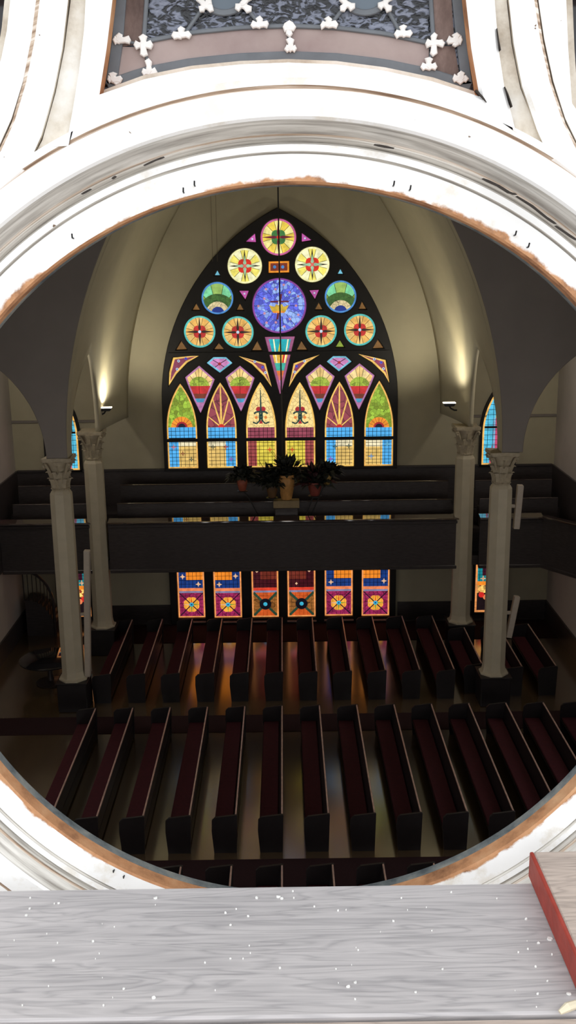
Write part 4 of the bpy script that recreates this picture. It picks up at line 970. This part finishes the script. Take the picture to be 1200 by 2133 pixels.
GLO = child(MB.build((lambda m: (m.plate([l2(*q) for q in full], [], LG, LG + .004, RIP), m)[1])(MB()), 'rippled_pane'), WR)
arcx = [222, 300, 400, 500, 600, 700, 800, 900, 980]; arcy = [185, 158, 139, 129, 125, 129, 141, 162, 188]
def strip(y_lo, y_hi, xs0, xs1):
    xs = [x for x in arcx if xs0 < x < xs1]; f = lambda x: next(arcy[k] + (arcy[k + 1] - arcy[k]) * (x - arcx[k]) / (arcx[k + 1] - arcx[k]) for k in range(len(arcx) - 1) if arcx[k] <= x <= arcx[k + 1])
    xx = [xs0] + xs + [xs1]; return [(x, f(x) - y_lo) for x in xx] + [(x, f(x) - y_hi) for x in xx[::-1]]
def slab(pts, d0, d1, mat, name, c=0.0):
    mb = MB(); mb.plate([l2(*q) for q in pts], [], LG - d1, LG - d0, mat, c=c); o = mb.build(name); child(o, WR); return o
slab(strip(16, 66, 304, 598), .0005, .002, MV, 'mauve_border'); slab(strip(16, 66, 606, 893), .0005, .002, MV, 'mauve_border'); slab([(244, 166), (256, 98), (298, 100), (306, 145)], .0005, .002, MV, 'mauve_border')
slab([(252, 98), (263, 0), (268, -90), (306, -90), (302, 0), (296, 92)], .0005, .002, MVD, 'mauve_border'); slab([(906, 92), (900, 0), (896, -90), (934, -90), (940, 0), (946, 90)], .0005, .002, MVD, 'mauve_border'); slab([(893, 140), (903, 98), (946, 96), (958, 165)], .0005, .002, MVD, 'mauve_border')
cm = MB()
def came(pts, w=9, h=.005):
    pl = [Vector((p[0], p[1])) for p in pts]; L_ = []; R_ = []
    for i, p in enumerate(pl):
        d = (pl[min(i + 1, len(pl) - 1)] - pl[max(i - 1, 0)]).normalized(); n = Vector((-d.y, d.x)) * w / 2; L_.append(p + n); R_.append(p - n)
    cm.plate([l2(*q) for q in L_ + R_[::-1]], [], LG - h, LG - .0002, CAME, c=.0012)
fy = lambda x: next(arcy[k] + (arcy[k + 1] - arcy[k]) * (x - arcx[k]) / (arcx[k + 1] - arcx[k]) for k in range(len(arcx) - 1) if arcx[k] <= x <= arcx[k + 1])
came([(x, fy(x) - 7) for x in range(224, 981, 28)], 20, .006)
came([(x, fy(x) - 70) for x in range(298, 906, 19)], 10)
came([(232, 178), (245, 90), (252, 0), (258, -90)], 24, .006); came([(972, 178), (961, 90), (952, 0), (946, -90)], 22, .006)
came([(299, 100), (306, 0), (311, -90)], 9); came([(903, 98), (897, 0), (893, -90)], 9)
came([(250, 85), (300, 95), (313, 152)], 7); came([(948, 88), (902, 93), (892, 142)], 7); came([(602, 55), (604, 118)], 8)
for a_, b_2 in (((427, 12), (384, 74)), ((507, 10), (545, 56)), ((722, 10), (686, 56)), ((800, 8), (837, 76))): came([a_, b_2], 8)
for cxp in (467, 760): came([(cxp + 44 * math.cos(a * pi / 14), -8 + 36 * math.sin(a * pi / 14)) for a in range(0, 28)] , 14); slab([(cxp + 38 * math.cos(a * pi / 12), -8 + 30 * math.sin(a * pi / 12)) for a in range(24)], .0006, .003, plain('roundel_glass', (96, 108, 118), .15), 'roundel_glass')
CMO = child(cm.build('lead_came'), WR)
CMO_K = 0
def solder(x, y, arms):
    sm = MB(); c = Vector(l2(x, y)); rnd = random.Random(int(x * 7 + y)); first = True
    for ang, ln in arms:
        d = Vector((math.cos(ang), math.sin(ang))); e = c + d * ln * .0007; m_ = c + d * ln * .00035
        n = Vector((-d.y, d.x)); ol_ = [c + n * .0042, m_ + n * .0034, e + n * .0052, e + d * .003, e - n * .0052, m_ - n * .0034, c - n * .0042, c - d * .004]
        sm.plate([(p.x + rnd.uniform(-.0008, .0008), p.y + rnd.uniform(-.0008, .0008)) for p in ol_], [], LG - .0095 - rnd.random() * .0008, LG - .004, SOLDER, c=.0012)
    o = sm.build('solder_joint'); o.parent = CMO; o.matrix_parent_inverse = (CMO.matrix_parent_inverse.inverted() @ Matrix()).copy() if False else Matrix()
    o.matrix_parent_inverse = Matrix.Identity(4)
    return o
U, Dn, Lf, Rt = pi / 2, -pi / 2, pi, 0
for x, y, arms in ((250, 86, ((Rt, 18), (Lf, 8), (U, 8))), (300, 96, ((U, 14), (Dn, 18), (Lf, 14), (Rt, 14))), (312, 152, ((U, 18), (Lf, 10), (Rt, 12))), (238, 168, ((U, 10), (Rt, 14), (Lf, 8), (-.6, 10))), (379, 76, ((Lf, 14), (Rt, 14), (U, 12))), (541, 54, ((Lf, 12), (Rt, 14), (U, 10))),
                   (602, 60, ((U, 8), (Dn, 12), (Lf, 8), (Rt, 8))), (605, 104, ((U, 16), (Lf, 7), (Rt, 8))), (684, 54, ((Lf, 12), (Rt, 14), (U, 10))), (838, 73, ((Lf, 12), (Rt, 13), (U, 12))), (902, 93, ((U, 14), (Dn, 18), (Lf, 12), (Rt, 16))), (948, 87, ((Lf, 14), (Rt, 9), (U, 9), (Dn, 8))), (892, 142, ((U, 14), (Lf, 12), (Rt, 12))), (958, 166, ((U, 10), (Lf, 12), (Rt, 10), (Dn, 6))),
                   (427, 14, ((2.3, 16), (-.5, 14), (.7, 12), (-2.3, 10))), (507, 12, ((.9, 16), (-.7, 14), (3.6, 12))), (722, 12, ((2.3, 14), (-2.4, 12), (-.5, 12))), (800, 10, ((.9, 14), (-.8, 14), (3.6, 10)))):
    solder(x, y, arms)

# rusty glazing pins round the opening
for i, (x, y, lb) in enumerate(((153, 497, 'left of the opening, lowest'), (383, 402, 'in the upper left rim'), (406, 388, 'at the top left of the rim'), (819, 388, 'at the top right of the rim'), (853, 397, 'in the upper right rim'), (1071, 491, 'far right, higher of two'), (1098, 516, 'far right, lower of two'), (238, 1812, 'in the lower left rim, outer'), (259, 1824, 'in the lower left rim, inner'))):
    c = q2(x, y, YT); mb = MB(); mb.tube([(c[0], YT + .004, c[1]), (c[0], YT - .008, c[1] + .001), (c[0] + .0005, YT - .011, c[1] + .006)], .0011, BLACKM, 6)
    tag(mb.build('glazing_pin'), 'tiny rusty pin sticking out of the white frame ' + lb, 'pin', 'glazing pins round the opening')

# ================================================================== SCAFFOLD BOARDS
ZP = H - .92
a = pZ(100, 1858, ZP); b = pZ(1000, 1834, ZP); yfar = (a.y + b.y) / 2
n_ = pZ(600, 2117, ZP); ynear = n_.y
PLK = wood_board('grey_plank', (192, 186, 184), (146, 142, 142))
PLK2 = wood_board('brown_plank', (194, 177, 164), (140, 127, 118), gs=1.4)
REDP = plain('red_paint', (158, 62, 50), .6, .15, 40, bmp=.2)
mb = MB(); mb.bbox(-1.6, 1.6, ynear, yfar, ZP - .042, ZP, PLK, .003); tag(mb.build('scaffold_plank'), 'wide weathered grey plank lying under the round opening', 'plank')
mb = MB(); mb.bbox(-1.6, 1.6, ynear - .25, ynear - .004, ZP - .046, ZP - .004, PLK2, .003); tag(mb.build('scaffold_plank'), 'brownish plank along the bottom edge, in front of the grey plank', 'plank')
zt = ZP + .044
e0 = pZ(1106, 1773, zt); e1 = pZ(1200, 1986, zt)
RB = empty('scaffold_plank', (e0.x, e0.y, ZP + .0005)); RB.rotation_euler = (0, 0, math.atan2(e1.x - e0.x, -(e1.y - e0.y)))
mb = MB(); mb.bbox(0.003, 1.3, -.26, 0, 0, .0435, PLK2, .003); mb.build('board', RB)
mb = MB(); mb.bbox(-.002, .004, -.26, 0, 0.0005, .043, REDP, .0015); mb.build('painted_end', RB)
tag(RB, 'short brown plank with red painted end lying on the grey plank', 'plank')
# paint flakes lying on the grey plank
mb = MB(); rnd = random.Random(11)
FL = plain('flake', (240, 238, 232), .7)
fl = [(325, 1872, 7), (535, 1872, 6), (580, 1870, 8), (588, 1873, 6), (63, 1872, 3), (122, 1883, 4), (62, 1894, 5), (55, 1908, 5), (194, 1962, 5), (112, 2002, 5), (320, 2080, 6), (258, 2061, 4), (216, 2096, 3), (470, 1903, 4), (480, 1928, 4), (517, 1910, 4), (492, 1895, 3), (740, 2048, 6), (726, 2057, 7), (704, 1898, 4), (820, 1920, 5), (836, 1872, 3), (1145, 1957, 12), (1122, 1966, 5), (1175, 2004, 6), (1180, 2025, 9), (1116, 2015, 4), (1096, 1916, 4), (922, 2020, 4), (866, 2068, 4), (746, 1981, 3), (740, 2083, 3), (583, 2018, 4), (1185, 2072, 7), (1140, 2045, 3), (1100, 1978, 4), (1080, 1985, 3), (1150, 1990, 4), (1190, 1990, 5), (120, 1966, 3), (30, 1960, 3), (427, 2007, 3), (480, 1998, 3), (610, 1858, 3), (612, 1872, 3), (655, 1890, 4), (700, 2020, 3), (940, 1860, 3), (1035, 1873, 3), (1120, 2072, 4)]
for k in range(28): fl.append((rnd.uniform(0, 1120), rnd.uniform(1870, 2100), rnd.uniform(1.2, 2.4)))
for x, y, s in fl:
    p = pZ(x, y, ZP)
    if x > 1100 and p.x > e0.x - .004: continue
    r = s * .00036; n = 6; a0 = rnd.random() * 6; ov = [(p.x + r * rnd.uniform(.7, 1.3) * math.cos(a0 + k) * 1.15, p.y + r * rnd.uniform(.6, 1.1) * math.sin(a0 + k)) for k in [2 * pi * j / n for j in range(n)]]
    mb.add([(x_, y_, ZP + .0003) for x_, y_ in ov] + [(p.x + (x_ - p.x) * .9, p.y + (y_ - p.y) * .9, ZP + .0018 + rnd.random() * .0012) for x_, y_ in ov], [list(range(n))[::-1], list(range(n, 2 * n))] + [[k, (k + 1) % n, n + (k + 1) % n, n + k] for k in range(n)], FL)
tag(mb.build('paint_flakes'), 'white paint flakes scattered over the grey plank', 'flakes', None, 'stuff')
p0 = pZ(1166, 2109, ZP + .006); p1 = pZ(1182, 2098, ZP + .01); p2_ = pZ(1206, 2090, ZP + .006)
mb = MB(); mb.tube([p0, p1, p2_], [.003, .0058, .005], plain('pale_splinter', (226, 214, 186), .7), 8); tag(mb.build('wood_splinter'), 'curved pale splinter at the lower right corner of the plank', 'splinter')

# ================================================================== LIGHT
w = bpy.data.worlds.new('sky'); S.world = w; w.use_nodes = True
N = w.node_tree.nodes; L = w.node_tree.links; bg = N['Background']
tc = N.new('ShaderNodeTexCoord'); sp_ = N.new('ShaderNodeSeparateXYZ'); L.new(tc.outputs['Generated'], sp_.inputs[0])
r = ramp(N, [(0.0, (.30, .29, .28)), (.47, (.45, .45, .46)), (.53, (.86, .89, .94)), (1.0, (.90, .95, 1.0))])
ma = N.new('ShaderNodeMath'); ma.operation = 'MULTIPLY_ADD'; ma.inputs[1].default_value = .5; ma.inputs[2].default_value = .5; L.new(sp_.outputs['Z'], ma.inputs[0]); L.new(ma.outputs[0], r.inputs['Fac'])
L.new(r.outputs['Color'], bg.inputs['Color']); bg.inputs['Strength'].default_value = 2.1

vs = S.view_settings; vs.view_transform = 'Standard'; vs.look = 'None'; vs.exposure = 0; vs.gamma = 1; vs.use_curve_mapping = False
S.cycles.use_denoising = True
S.cycles.max_bounces = 8; S.cycles.diffuse_bounces = 5
